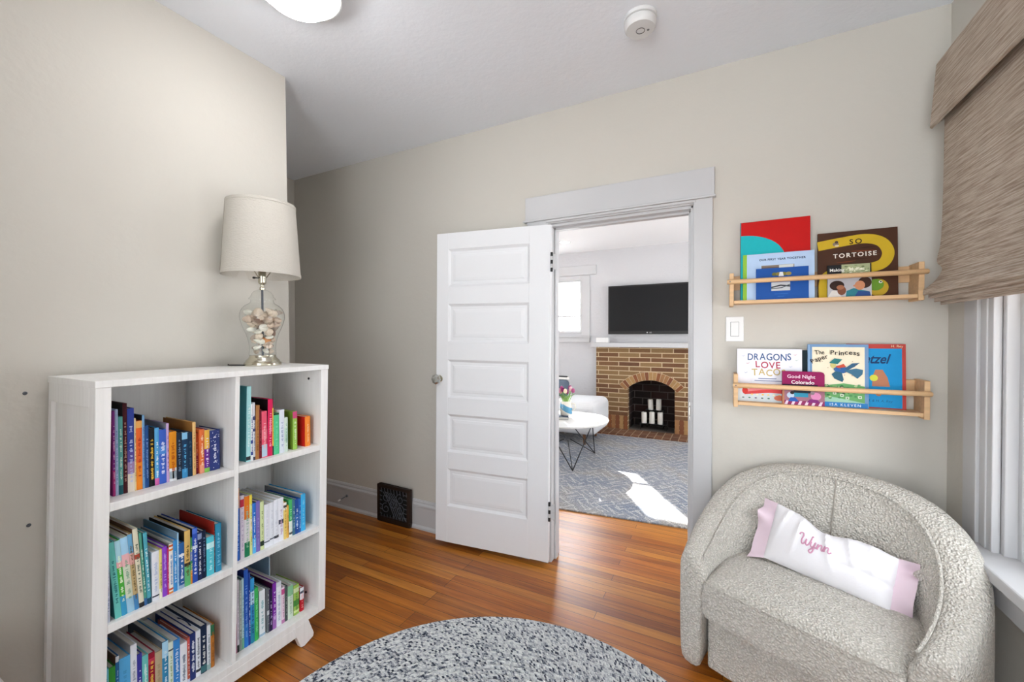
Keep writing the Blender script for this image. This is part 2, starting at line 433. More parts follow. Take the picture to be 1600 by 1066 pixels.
# door wall with the opening
OX0, OX1, OZ = -.933, -.139, 2.03
w = MB().box(AX - .3, OX0, BY, BY + .13, 0, 2.75).box(OX1, LX1 + .2, BY, BY + .13, 0, 2.75).box(OX0, OX1, BY, BY + .13, OZ, 2.75)
struct(w.build('wall_back', M_wall), 'greige wall with the doorway and the picture book ledges', 'wall')
w = MB()
w.prism([(RY - .2, 0), (1.372 + .022, 0), (1.372, 2.7), (RY - .2, 2.7)], 'x', AX - .3, LX)
struct(w.build('wall_left', M_wall), 'warm white left wall behind the bookcase and lamp', 'wall')
struct(MB().box(AX - .15, AX, 1.30, BY + .05, 0, 2.72).build('wall_alcove', M_wall), 'narrow strip of alcove wall beside the left wall end', 'wall')
W2 = (-1.05, .62, .35, 2.45)
w = MB().box(LX - .3, W2[0], RY - .15, RY, 0, 2.72).box(W2[1], RX + .3, RY - .15, RY, 0, 2.72).box(W2[0], W2[1], RY - .15, RY, 0, W2[2]).box(W2[0], W2[1], RY - .15, RY, W2[3], 2.72)
struct(w.build('wall_rear', M_wall), 'wall behind the camera with an added window', 'wall')
rw = empty('added_rear_window'); struct(rw, 'added unseen window lighting the room from behind the camera', 'window')  # added, never in view: lets daylight in from behind the camera
f = MB(); f.box(W2[0], W2[0] + .05, RY - .12, RY, W2[2], W2[3]).box(W2[1] - .05, W2[1], RY - .12, RY, W2[2], W2[3]).box(W2[0], W2[1], RY - .12, RY, W2[2], W2[2] + .05).box(W2[0], W2[1], RY - .12, RY, W2[3] - .05, W2[3])
f.build('window_frame', M_trim, rw); MB().box(W2[0] + .05, W2[1] - .05, RY - .062, RY - .058, W2[2] + .05, W2[3] - .05).build('pane', M_pane, rw)
portal('rear_portal', ((W2[0] + W2[1]) / 2, RY - .13, (W2[2] + W2[3]) / 2), (R(-90), 0, 0), W2[1] - W2[0], W2[3] - W2[2])
struct(MB().box(LX - .1, -1.12, RY - .05, -.30, 0, 2.72).build('added_blocker_wall', M_wall), 'added wall block behind the camera shading the bookcase side', 'wall')  # unseen block added to keep rear daylight off the bookcase side
# window wall
W1 = (1.0, 1.93, .64, 2.25)
w = MB()
w.box(RX, RX + .16, RY - .1, W1[0], 0, 2.75).box(RX, RX + .16, W1[1], BY + .05, 0, 2.75)
for a in (W1,):
    w.box(RX, RX + .16, a[0], a[1], 0, a[2]).box(RX, RX + .16, a[0], a[1], a[3], 2.75)
struct(w.build('wall_right', M_wall), 'greige window wall at the right of the armchair', 'wall')

def side_window(name, a, label):
    y0, y1, z0, z1 = a
    root = empty(name); struct(root, label, 'window')
    f = MB()
    f.box(RX - .022, RX, y1, y1 + .19, z0 - .02, z1 + .14).box(RX - .022, RX, y0 - .1, y0, z0 - .02, z1 + .14)   # casing
    f.box(RX - .03, RX, y0 - .12, y1 + .21, z1 + .02, z1 + .16)
    # inner bead and stepped stops of the jamb
    f.box(RX - .032, RX, y1 + .075, y1 + .10, z0, z1).box(RX - .026, RX + .02, y1 + .03, y1 + .06, z0, z1)
    f.box(RX, RX + .15, y1 - .02, y1 + .03, z0, z1).box(RX, RX + .15, y0 - .03, y0 + .02, z0, z1)
    f.box(RX, RX + .15, y0, y1, z1 - .02, z1 + .02)
    f.box(RX + .03, RX + .06, y1 - .04, y1, z0, z1)
    f.build('window_frame', M_trim, root, bevel=.003)
    s = MB(); xs0, xs1 = RX + .055, RX + .095; st = .055
    ya, yb = y0 + .022, y1 - .045; zm = (z0 + z1) / 2
    for (za, zb, dx) in ((z0 + .006, zm + .02, 0), (zm - .02, z1 - .022, .04)):
        s.box(xs0 + dx, xs1 + dx, ya, ya + st, za, zb).box(xs0 + dx, xs1 + dx, yb - st, yb, za, zb)
        s.box(xs0 + dx, xs1 + dx, ya + st, yb - st, za, za + st + .02).box(xs0 + dx, xs1 + dx, ya + st, yb - st, zb - st, zb)
        s.box(xs0 + dx - .008, xs0 + dx, yb - st - .012, yb - st + .006, za + st, zb - st)
    s.build('sash', M_trim, root, bevel=.003)
    p = MB().box(xs0 + .018, xs0 + .022, ya + st - .005, yb - st + .005, z0 + .07, zm - .03)
    p.box(xs0 + .058, xs0 + .062, ya + st - .005, yb - st + .005, zm + .03, z1 - .07)
    p.build('pane', M_pane, root)
    q = MB().box(RX - .085, RX + .054, y0 - .14, y1 + .12, z0 - .035, z0 + .004)
    q.build('window_sill', M_trim, root, bevel=.006)
    MB().box(RX - .055, RX, y0 - .12, y1 + .10, z0 - .12, z0 - .035).build('apron', M_trim, root, bevel=.003)
    return root
side_window('window_1', W1, 'white sash window under the woven shade beside the armchair')
for nm, a in (('window_one_portal', W1),):
    portal(nm, (RX + .14, (a[0] + a[1]) / 2, (a[2] + a[3]) / 2), (0, R(90), 0), a[3] - a[2], a[1] - a[0])

# baseboards of the reading room
def baseboard(name, x0, x1, label):
    b = MB()
    b.prism([(BY, 0), (BY - .016, 0), (BY - .016, .150), (BY - .022, .155), (BY - .022, .168), (BY - .012, .178), (BY - .012, .188), (BY - .006, .198), (BY, .2)], 'x', x0, x1)
    b.prism([(BY - .016, 0), (BY - .030, 0), (BY - .028, .012), (BY - .016, .024)], 'x', x0, x1)
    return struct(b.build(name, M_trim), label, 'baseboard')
baseboard('baseboard_back', AX, -1.05, 'white moulded baseboard under the door wall')
baseboard('baseboard_corner', -.045, RX, 'white baseboard behind the armchair')
struct(MB().box(LX, LX + .016, RY, 1.372, 0, .19).build('baseboard_left', M_trim), 'white baseboard under the left wall', 'baseboard')
struct(MB().box(RX - .016, RX, RY, BY, 0, .19).build('baseboard_right', M_trim), 'white baseboard under the window', 'baseboard')

# door casing and jambs
c = MB()
c.box(-1.07, OX0, BY - .02, BY, 0, 2.055).box(OX1, -.052, BY - .02, BY, 0, 2.055)
c.box(-1.08, -.044, BY - .024, BY, 2.06, 2.20)
c.box(-1.09, -.038, BY - .034, BY, 2.05, 2.062)
c.box(OX0, OX0 + .015, BY, BY + .13, 0, OZ).box(OX1 - .016, OX1, BY, BY + .13, 0, OZ).box(OX0, OX1, BY, BY + .13, 2.013, OZ + .025).box(OX0 - .03, OX1 + .03, BY - .014, BY, 2.028, 2.06)
c.box(OX1 - .028, OX1 - .016, BY + .045, BY + .085, 0, OZ).box(OX0 + .015, OX0 + .027, BY + .045, BY + .085, 0, OZ).box(OX0, OX1, BY + .045, BY + .085, 2.001, OZ)
c.box(OX0 - .01, OX1 + .01, BY - .026, BY - .018, 2.036, 2.05)
c.box(OX0 - .10, OX0, BY + .13, BY + .15, 0, 2.15).box(OX1, OX1 + .1, BY + .13, BY + .15, 0, 2.15).box(OX0 - .1, OX1 + .1, BY + .13, BY + .15, OZ, 2.15)
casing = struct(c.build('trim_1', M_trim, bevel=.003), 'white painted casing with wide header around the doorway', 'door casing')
st = MB().box(OX1 - .0185, OX1 - .0155, BY + .004, BY + .034, .93, 1.02)
st.tube([(OX1 - .017, BY + .004, .95), (OX1 - .017, BY - .008, .955), (OX1 - .017, BY - .008, .995), (OX1 - .017, BY + .004, 1.0)], .003, 6)
o = st.build('strike_plate', M_chrome, casing); meta(o, 'nickel strike plate')

# ------------------------------------------------------------------ the five panel door, swung back against the wall
def make_door():
    A = Vector((-1.667, 2.15, 0)); B = Vector((-.912, 2.24, 0)); ang = math.atan2(B.y - A.y, B.x - A.x)
    # local: u along the door from latch side, y depth (0 = visible face), z up
    root = empty('door_1', (A.x, A.y, 0), (0, R(.55), ang))
    struct(root, 'white five panel door swung open against the wall', 'door')
    u0, u1, z0, z1, T = -.002, .755, .036, 2.02, .036
    pu0, pu1 = .082, .626
    pz = [(1.682, 1.917), (1.325, 1.567), (.970, 1.212), (.620, .862), (.270, .512)]
    b = MB()
    b.box(u0, pu0, 0, T, z0, z1).box(pu1, u1, 0, T, z0, z1)
    edges = [z0] + [e for p in reversed(pz) for e in p] + [z1]
    for i in range(0, len(edges), 2): b.box(pu0, pu1, 0, T, edges[i], edges[i + 1])
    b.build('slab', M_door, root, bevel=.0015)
    for a, c in pz:
        p = MB()
        d1, d2, m1, m2 = .011, .006, .014, .032     # sloped moulding then raised field
        def ring(k, y): return [(pu0 + k, y, a + k), (pu1 - k, y, a + k), (pu1 - k, y, c - k), (pu0 + k, y, c - k)]
        rr = [ring(0, 0), ring(m1, d1), ring(m2, d1 - .001), ring(m2 + .004, d2 + .002), ring(m2 + .02, d2)]
        vs = sum(rr, []); fs = []
        for i in range(len(rr) - 1):
            for k in range(4): fs.append((i * 4 + k, i * 4 + (k + 1) % 4, i * 4 + 4 + (k + 1) % 4, i * 4 + 4 + k))
        n = len(vs) - 4; fs.append((n, n + 1, n + 2, n + 3))
        vs += [(pu0, T - .008, a), (pu1, T - .008, a), (pu1, T - .008, c), (pu0, T - .008, c)]; n = len(vs) - 4
        fs.append((n, n + 1, n + 2, n + 3))
        p.add(vs, fs); p.build('panel', M_door, root, fix=True)
    # glass knob on a small rosette
    for side in (1, -1):
        k = MB(); y = 0 if side == 1 else T
        k.lathe([(.0, 0), (.024, 0), (.024, .004), (.009, .007), (.008, .022), (.014, .024), (0.014, .027), (0, .027)], 20)
        k.xf(lambda x, yy, z: (.022 + x, y - side * z, 1.088 + yy)); r = k.build('knob_rosette', M_champagne, root)
        g = MB(); g.lathe([(.011, .025), (.024, .030), (.0325, .040), (.0325, .049), (.021, .060), (0, .062)], 8, cap=False)
        g.xf(lambda x, yy, z: (.022 + x, y - side * z, 1.088 + yy))
        kn = g.build('knob', mat('knob_crystal', (200, 202, 198), .04, .75), root); meta(kn, 'faceted glass knob')
        for p in kn.data.polygons: p.use_smooth = False
    for zc in (1.80, .34):
        h = MB(); hx0 = u1 + .008
        h.tube([(hx0, -.004, zc - .055), (hx0, -.004, zc + .055)], .0065, 10)
        h.box(u1 - .001, u1 + .001, 0, T - .004, zc - .045, zc + .045).box(hx0, hx0 + .03, -.003, .0, zc - .045, zc + .045)
        hg = h.build('hinge', M_trim, root)
        kk = MB()
        for dz in (-.045, 0, .045): kk.tube([(hx0, -.004, zc + dz - .011), (hx0, -.004, zc + dz + .011)], .0072, 10)
        o = kk.build('knuckle', M_black, hg); meta(o, 'black hinge knuckles')
make_door()

# ------------------------------------------------------------------ bookcase
def rack(x, y, z): return (x, y + .022 * (z - .7), z)
def make_bookcase():
    root = empty('bookcase', (-1.82, .9, 0), label='white wood cubby bookcase filled with books against the left wall', cat='bookcase')
    ox, oy = 1.82, -.9
    def P(name, mb, bev=.0015):
        mb.xf(rack).xf(lambda x, y, z: (x + ox, y + oy, z)); return mb.build(name, M_white_wood, root, bevel=bev)
    X0, X1 = -2.0, -1.635; Y0, Y1 = .503, 1.300; T = 1.23; B = .104
    P('top_board', MB().box(X0, X1 + .002, Y0 - .002, Y1 + .002, T - .021, T))
    for s, (ya, yb) in ((0, (Y0, Y0 + .036)), (1, (Y1 - .036, Y1))):
        m = MB()
        # frame and panel side: stiles, rails and a recessed field
        f0, f1 = (ya + .0, yb) if s == 0 else (ya, yb)
        m.box(X1 - .045, X1, f0, f1, B, T - .021).box(X0, X0 + .022, f0, f1, B, T - .021)
        m.box(X0 + .022, X1 - .045, f0, f1, T - .082, T - .021).box(X0 + .022, X1 - .045, f0, f1, B, B + .06)
        if s == 0: m.box(X0 + .022, X1 - .045, ya + .011, yb - .003, B + .06, T - .082)
        else: m.box(X0 + .022, X1 - .045, ya + .003, yb - .011, B + .06, T - .082)
        P('side_panel', m)
    P('back_panel', MB().box(X0, X0 + .008, Y0 + .036, Y1 - .036, B, T - .021))
    P('divider', MB().box(X0 + .008, X1 - .001, .893, .909, .125, T - .021))
    P('bottom_board', MB().box(X0 + .008, X1, Y0 + .036, Y1 - .036, .059 + .045, .13))
    P('apron', MB().box(X1 - .018, X1, Y0 + .12, Y1 - .125, .059, .105), .004)
    for (ya, yb, zt) in ((Y0 + .036, .893, .86), (Y0 + .036, .893, .495), (.909, Y1 - .036, .867), (.909, Y1 - .036, .498)):
        P('shelf', MB().box(X0 + .008, X1 - .002, ya, yb, zt - .026, zt))
    for sx in (0, 1):
        for sy in (0, 1):
            x0, x1 = (X1 - .026, X1 + .001) if sx else (X0, X0 + .026)
            pts = [(1.140, .1045), (1.215, .1045), (1.243, .030), (1.240, .016), (1.196, 0), (1.180, .004), (1.176, .014)]
            if not sy: pts = [(Y0 + Y1 - p[0], p[1]) for p in pts][::-1]
            P('leg', MB().prism(pts, 'x', x0, x1), .003)
    for z in (1.165, .175):
        k = MB(); k.lathe([(.0055, 0), (.0055, .003), (0, .003)], 12); k.xf(lambda x, y, zz: (X1 - .085 + x, Y1 - .036 - zz, z + y))
        k.xf(rack).xf(lambda x, y, zz: (x + ox, y + oy, zz)); o = k.build('screw_cap', M_black, root); meta(o, 'dark screw cap inside the right side')
    return root
make_bookcase()

# ------------------------------------------------------------------ books in the cubbies
# y, thickness, height, spine, front (seen face), bands [(from, to, colour)], letter colour, lean degrees, set back, depth, label
A_, B_, C_, D_, E_, F_ = ('upper left cubby', 'middle left cubby', 'lower left cubby', 'upper right cubby', 'middle right cubby', 'lower right cubby')
BOOKS = {
 'A': (-1.700, .860, A_, [
  (.5440, .0062, .235, 'd65a6a', '', [(.0, .35, 'e58a4a'), (.72, .98, 'e8e6ea')], 'ffffff', 0, 0, .17, 'thin coral pink and white book at the left end'),
  (.5680, .0064, .268, '7d2f80', '', [(0, .3, 'b03a7c')], 'e0a8d0', 0, 0, .20, 'thin plum purple book beside the pale blue one'),
  (.5746, .0074, .272, 'a9bbdc', '', [], '6f86b8', 0, 0, .21, 'thin pale blue book right of the purple one'),
  (.5822, .0112, .247, '5aa9a4', '1d6a70', [(0, .12, '1d5a66')], 'd8efe4', 0, 0, .20, 'teal mint book left of the tall maroon one'),
  (.5936, .0106, .288, '4a1620', '2b2c2e', [], 'b78a7c', 0, 0, .26, 'tallest dark maroon book with black cover'),
  (.6044, .0174, .270, '3347a0', '2a3a80', [(0, .22, 'e6dcd0'), (.22, .36, 'a68ab8'), (.36, .5, '5a50a2')], 'b8c4ee', 0, 0, .22, 'blue book fading through violet to cream at its foot'),
  (.6220, .0043, .236, 'efd8a4', '', [], '8a7a50', 0, 0, .18, 'very thin cream yellow book'),
  (.6266, .0155, .225, 'ea6a2c', '', [(0, .4, 'f08a26'), (.9, 1, 'f0b060')], 'b8341c', 0, 0, .19, 'bright orange book with red lettering'),
  (.6424, .0066, .242, '74a2cc', '16181c', [], '3e689a', 0, 0, .21, 'blue grey spine with black cover rising behind orange book'),
  (.6494, .0102, .206, '1f4a86', '12305c', [], '7aa0d8', 0, 0, .18, 'dark blue book left of the black one with yellow lettering'),
  (.6600, .0150, .196, '14161c', '', [], 'e8b93a', 0, 0, .18, 'black book with bold yellow title'),
  (.6754, .0121, .193, '5aaae0', '3c7cb8', [(0, .12, 'd86ab0')], 'e8f4ff', 0, 0, .17, 'sky blue book with pink foot'),
  (.6879, .0198, .184, '3c62c4', '', [(.55, .7, '4c8ad8')], 'dfe8ff', 0, 0, .17, 'thick royal blue book with white lettering'),
  (.7081, .0074, .203, 'c4a6d4', '8f8f98', [], '7a5c96', 0, 0, .20, 'slim lilac book right of the thick blue one'),
  (.7159, .0212, .171, 'e0901e', '', [(0, .26, 'e8ecf0'), (.05, .2, 'b8d0e0')], 'b85a10', 0, 0, .16, 'golden orange book with white foot'),
  (.7375, .0158, .165, '1a2636', '0e1620', [], '6d86a0', 0, 0, .16, 'black navy book right of the golden orange one'),
  (.7538, .0168, .161, '1c3a5c', '142840', [(0, .2, '3f92c8'), (.85, 1, '8ac4e8')], '5ab0e0', 0, 0, .16, 'navy book with light blue title and foot'),
  (.7711, .0148, .158, '14304a', '', [], '35566e', 0, 0, .15, 'plain dark navy book left of the tall tan one'),
  (.7864, .0104, .192, 'e2b878', '9a6a34', [], 'b08850', 0, 0, .21, 'tan spine with brown cover standing taller than its neighbours'),
  (.7971, .0112, .150, '7a1d33', '', [(.5, 1, 'a8431e')], 'd88a6a', 0, .008, .15, 'small dark red book right of the tall tan one'),
  (.8088, .0150, .161, 'e2713c', '', [(0, .2, 'e89a7a')], 'fbe2c0', 0, 0, .15, 'orange red patterned book'),
  (.8243, .0170, .156, '6a2d92', '', [(.55, 1, 'eab84e'), (0, .1, '86c456')], 'f4e4f8', 0, 0, .15, 'purple book with yellow top and green foot'),
  (.8418, .0345, .150, '2c3a78', '1c2650', [], 'e8ecff', 0, 0, .14, 'thick navy book with white dots at the right end'),
 ]),
 'B': (-1.655, .495, B_, [
  (.5431, .0080, .236, 'd3d8ec', '', [], '8a94b8', 0, 0, .20, 'thin lavender white book at the left end'),
  (.5630, .0153, .240, '6cc6bd', '2c7a7c', [], '1f6a70', -4, 0, .24, 'mint teal book leaning left with dark lettering'),
  (.5787, .0132, .240, '4caf3e', '2f7d84', [(0, .26, '3d9cc8'), (.72, 1, 'a8d4e2'), (.64, .72, 'eab0b4')], 'e8f8d8', -4, 0, .24, 'leaning green book with blue foot and pink band'),
  (.5923, .0174, .243, 'd6dcc8', '6a8fa0', [(0, .2, '9cc8e2'), (.62, .78, 'ecb8bc'), (.78, 1, 'a5d2ee')], '7aa888', -4, 0, .24, 'leaning pale book with sky blue ends and pink band'),
  (.6101, .0112, .247, 'c0a878', '54412c', [(0, .2, '4a8ac0'), (.75, 1, '6aa6cc'), (.6, .75, 'dca8a0')], '6a5836', -4, 0, .26, 'leaning tan book with blue top and foot'),
  (.6216, .0129, .258, 'e2dcc4', '6a4a34', [(.62, .68, 'b8503c'), (0, .06, '30343a')], '5a6a5a', -3.6, 0, .27, 'tall cream book with red emblem leaning left'),
  (.6347, .0074, .239, '4f9a84', '3c5c50', [(0, .1, '3a6aa0')], 'd4e8d8', -3.2, 0, .24, 'slim dark green book leaning beside the cream one'),
  (.6425, .0105, .235, '52a8ba', '2f6a7a', [(0, .08, '1f4a66')], 'dff2f4', -2.6, 0, .22, 'teal blue book leaning at the end of the slanted row'),
  (.6551, .0187, .161, 'e6e8f0', '', [(.08, .11, '3a4050')], 'b8c4e0', 0, 0, .20, 'thick short white book right of the slanted row'),
  (.6742, .0081, .162, 'e6d680', '', [(0, .2, 'f0ecd8')], '7a7a50', 0, 0, .20, 'slim pale yellow book left of the purple one'),
  (.6826, .0133, .166, '8a45c8', '', [], 'c9a0ee', 0, 0, .20, 'bright purple book'),
  (.6962, .0045, .157, 'c02a6c', '', [], 'f0a0c0', 0, 0, .19, 'very thin magenta book touching the purple one'),
  (.7011, .0116, .168, 'efece6', '8f8b84', [(0, .04, 'e08a3a'), (.07, .11, 'd0602e'), (.86, .9, 'e08a3a'), (.94, .98, 'd0602e')], '5a8ac0', 0, 0, .22, 'white book with orange stripes at both ends'),
  (.7131, .0115, .174, '3f92d4', '8c9aa4', [], 'cfe6fa', 0, 0, .23, 'plain bright blue book right of the striped white one'),
  (.7250, .0044, .196, 'a6d2ee', '7893a6', [], '6aa0c8', 0, 0, .24, 'very thin ice blue book taller than its neighbours'),
  (.7296, .0158, .157, '2e62a4', '', [(.7, .76, 'e0e6ee'), (0, .08, '9ab0cc')], 'e4ecf8', 0, 0, .18, 'mid blue book with white lettering left of the golden one'),
  (.7458, .0175, .192, 'd8b46a', '2a241c', [(0, .36, '62b878'), (.36, .42, '2c3030')], '5c4518', 0, 0, .25, 'golden book with green lower part'),
  (.7636, .0060, .162, '3a8a5a', '', [(0, .3, 'd88a3a'), (.5, .7, '3a6ac0')], 'e8e0b0', 0, 0, .18, 'thin multicoloured book right of the golden one'),
  (.7699, .0156, .191, '2d52b4', '15182c', [(.62, .68, 'cfdcf0'), (.9, 1, '4a70d0')], 'dfe8ff', 0, 0, .25, 'royal blue book with white lettering and black cover'),
  (.7859, .0130, .171, '1d2a52', '', [(.85, .97, '8a9ac0')], 'e8ecf4', 0, 0, .20, 'dark navy book with pale lettering near the right end'),
  (.7993, .0128, .171, '14203c', '', [], '6a80a8', 0, 0, .20, 'black blue book left of the cyan one'),
  (.8141, .0250, .140, '54c2d4', '3f8a98', [(.7, .85, 'c8f0f4')], 'b8ecf2', 0, 0, .16, 'short thick cyan book'),
  (.8395, .0036, .186, '8a2a1e', 'a82c22', [], 'd88a7a', 0, .004, .24, 'thin red covered book rising behind the cyan one'),
  (.8434, .0198, .177, '2f8aae', '1f6a8a', [], '7cc4de', 0, 0, .24, 'teal blue book at the right end'),
 ]),
 'C': (-1.690, .130, C_, [
  (.5513, .0145, .205, '74c4d8', '', [(.45, .7, '4a9cb4')], '2a6a80', 0, 0, .22, 'pale cyan book at the left end'),
  (.5663, .0150, .202, '3f9a3a', '', [(.0, .4, '6a9a36')], 'e8e04a', 0, 0, .22, 'green book with yellow dots of lettering'),
  (.5818, .0083, .228, '2f6eaa', '5a4432', [(.92, 1, 'd8dce0')], '9ac0e0', 0, 0, .25, 'dark book with blue spine right of the green one'),
  (.5905, .0274, .212, '58aee4', '14304c', [], '4a98cc', 0, 0, .20, 'thick plain light blue book'),
  (.6184, .0162, .238, 'e2e5ee', '9b9fa6', [], '98a0b0', 0, 0, .27, 'tall white hardback with black cover behind it'),
  (.6349, .0128, .197, '3c3a98', '5c6a80', [(0, .5, '6a3a8c'), (.2, .3, 'c8a04a')], 'e0e4ff', 0, 0, .22, 'indigo book fading to purple with gold marks'),
  (.6481, .0161, .183, '6ec6c2', '', [], 'e4f6f4', 0, 0, .20, 'aqua book with white swirl'),
  (.6646, .0172, .179, '941830', '', [(.8, .9, 'c23a52')], 'e8b84a', 0, 0, .20, 'dark red book with gold lettering'),
  (.6823, .0194, .171, 'b8a688', '', [], 'a39070', 0, 0, .20, 'plain tan book right of the dark red one'),
  (.7020, .0173, .192, '3486b4', '5c6670', [(.72, 1, 'a8d6f0')], 'd8ecf8', 0, 0, .25, 'blue book with pale blue top'),
  (.7197, .0138, .180, 'd8e4d8', '', [(.83, .86, '4a525a'), (.1, .2, '3a4a40')], '8fae72', 0, 0, .24, 'pale green white book with small dark emblem'),
  (.7339, .0194, .176, '3a84cc', '', [], 'dcebfa', 0, 0, .23, 'bright blue book with white lettering at centre'),
  (.7537, .0211, .151, 'e8eaf0', '', [], '6a7890', 0, 0, .19, 'white book shorter than the blue one on its left'),
  (.7752, .0080, .161, 'b85a48', '', [(.75, .95, 'd85a52'), (0, .08, 'c8cce0')], 'f0d8cc', 0, 0, .21, 'slim rusty red book'),
  (.7835, .0178, .167, '22326c', '', [], 'e6ecfa', 0, 0, .25, 'dark navy book with silver lettering'),
  (.8017, .0153, .166, 'e2e6ee', '', [(.1, .16, '30363e')], '46505c', 0, 0, .26, 'white book with dark grey lettering and dark crescent on its top edge'),
  (.8174, .0200, .174, '1c2a44', '', [(.02, .16, '3a6a70')], 'f0f2ee', 0, 0, .26, 'black navy book with tall white lettering'),
  (.8378, .0121, .164, 'dde2e8', '', [(0, .12, '9ab8b8')], '7a9098', 0, 0, .22, 'white speckled book near the right end'),
  (.8503, .0127, .159, 'b4702c', '8a8678', [(.75, 1, '2c6a48')], '8c5420', 0, 0, .22, 'brown book with green top at the right end'),
 ]),
 'D': (-1.668, .867, D_, [
  (.9200, .0060, .292, 'dfe3ea', '', [], '9aa4b4', 0, .1, .17, 'thin white book hidden behind the tall teal one'),
  (.9540, .0170, .297, 'a6dce0', '43909a', [(.02, .07, '30343a')], 'e8f6f6', 1, 0, .24, 'tallest teal book with pale spine at the left end'),
  (.9724, .0088, .227, 'e6e8ea', '', [(.3, .36, '3a4a90'), (.1, .16, '3a4a90')], '4a5698', 0, 0, .20, 'white book with dark patterned spine right of the teal one'),
  (.9814, .0088, .230, 'd4d4dc', '', [(.7, .76, '2c3468'), (.5, .55, '2c3468'), (0, .06, '4a4658')], '6a6a90', 0, 0, .20, 'slim white and navy patterned book'),
  (.9903, .0148, .217, 'b07a46', '7a4c28', [], '8a5a30', 1, 0, .20, 'tan brown book'),
  (1.0056, .0100, .199, '6e0f22', '', [], 'a84a58', 0, 0, .19, 'dark red book left of the coral one'),
  (1.0164, .0220, .189, 'e85a74', 'a02038', [(.02, .28, 'b4cade'), (.4, .6, 'ee7a8a')], 'f8b8c0', 0, 0, .18, 'coral pink book with pale blue label near its foot'),
  (1.0389, .0208, .235, 'd81f58', '1c0c10', [], 'ffb0c8', 1, 0, .22, 'hot pink book rising above its neighbours'),
  (1.0602, .0058, .197, 'eac04e', '', [(0, .2, '24242a')], 'b8882a', 0, 0, .18, 'thin yellow book touching the hot pink one'),
  (1.0665, .0232, .172, '56c890', '2c5a3c', [(.96, 1, '24402c')], '7ad8a8', 0, 0, .17, 'thick mint green book'),
  (1.0915, .0217, .183, 'dfe5f0', '', [], '9aa8c8', 0, 0, .17, 'pale white blue book right of the mint green one'),
  (1.1136, .0148, .147, 'cfe0d4', '', [(.3, .7, 'b8d4c4')], '8ab09a', 0, 0, .15, 'short pale green white book'),
  (1.1520, .0205, .166, '9ac456', '6d8a2a', [(.82, 1, 'cc4a7a')], 'dcecc0', 0, 0, .17, 'olive green book with pink top'),
  (1.2105, .0265, .134, 'f08a32', 'd0221a', [], 'f8c890', 0, 0, .13, 'short orange and red book at the right end'),
 ]),
 'E': (-1.660, .498, E_, [
  (.9162, .0150, .280, '2f66c0', '3a2a24', [(.72, 1, 'eeb488'), (.94, 1, 'f2d8c0')], '9ac0f0', 0, 0, .22, 'blue book with peach top at the left end'),
  (.9331, .0148, .246, 'dcd3e2', '', [(.82, .94, 'c8344a')], 'b8a8c4', 0, 0, .20, 'lilac white book with red mark near its top'),
  (.9489, .0198, .238, 'd9d6da', '', [(.62, 1, 'e07a24'), (0, .24, '1f7a54')], '8ab89a', 0, 0, .20, 'white book with orange top and green foot'),
  (.9691, .0101, .238, 'd8e29a', '', [(.85, 1, 'e6d44a'), (.4, .6, 'eae4c8')], 'b89a3a', 0, 0, .20, 'slim yellow green patterned book'),
  (.9797, .0138, .200, '2f74cc', '5a4238', [(0, .3, '5ab4ec')], 'd8ecff', 0, 0, .19, 'bright blue book left of the violet one'),
  (.9940, .0157, .202, '7b6cb8', '4c3c36', [], '9c90d0', 0, 0, .20, 'violet book'),
  (1.0102, .0150, .196, 'd3e0a6', '', [(.08, .18, '2a3a2a')], '7a9060', 0, 0, .19, 'pale lime book left of the white set'),
  (1.0263, .0230, .177, 'e8eaf2', '8f9298', [(.12, .15, '6a7080')], 'd4d8e4', 0, 0, .26, 'first and widest volume of the matching white set'),
  (1.0497, .0176, .178, 'e6e9f1', '', [(.14, .17, '5a6070')], 'd2d6e2', 0, 0, .26, 'second volume from the left of the white set'),
  (1.0677, .0197, .182, 'e7eaf2', '', [(.12, .18, '42464e')], 'd2d6e2', 0, 0, .26, 'white set volume with dark round mark near its foot'),
  (1.0879, .0212, .182, 'e9ebf3', '', [(.4, .5, '4a4e60')], 'c6a8c0', 0, 0, .26, 'tallest white volume with dark lettering beside the yellow book'),
  (1.1096, .0137, .156, 'ecd076', '', [(.8, 1, 'f0efe8'), (.86, .93, '20242a')], 'c09a3a', 0, 0, .20, 'yellow book with white top and black dot'),
  (1.1236, .0096, .139, 'e4b054', '', [], 'a8702a', 0, 0, .18, 'slim amber book right of the yellow one'),
  (1.1336, .0152, .160, '46b266', '', [(0, .42, 'ecf0ec'), (.06, .12, '30363a')], 'c8f0d4', 0, 0, .19, 'green book with white lower half'),
  (1.1492, .0131, .155, '44748a', '', [], 'a8c8d4', 0, 0, .19, 'slate teal book right of the green one'),
  (1.1627, .0157, .152, '234c96', '', [(.2, .55, '3a6cb8')], 'e4edf8', 0, 0, .22, 'navy blue book with white lettering near the right end'),
  (1.1787, .0110, .149, '2c64b4', '14161c', [], '9ac4f0', 0, 0, .22, 'slim mid blue book beside the cyan one'),
  (1.1902, .0222, .163, '40b2ea', '8c9298', [], '82d0f4', 0, 0, .26, 'plain cyan book at the right end'),
 ]),
 'F': (-1.680, .130, F_, [
  (.9258, .0114, .288, 'd6b0bc', '', [(0, .4, 'b87a90')], '9a6a80', 0, 0, .20, 'dusty rose book at the left end'),
  (.9376, .0080, .282, 'e4dde6', '', [(0, .1, '30302e')], 'b8aac0', 0, 0, .20, 'thin lilac white book with black foot'),
  (.9460, .0094, .276, 'a9b4b2', '', [(0, .3, '8ea09a')], 'dde6e2', 0, 0, .21, 'grey green book left of the aqua one'),
  (.9558, .0082, .279, 'c2e2ea', '2a6a80', [(0, .16, '7cc0a0')], '6aa4b4', 0, 0, .22, 'thin aqua white book'),
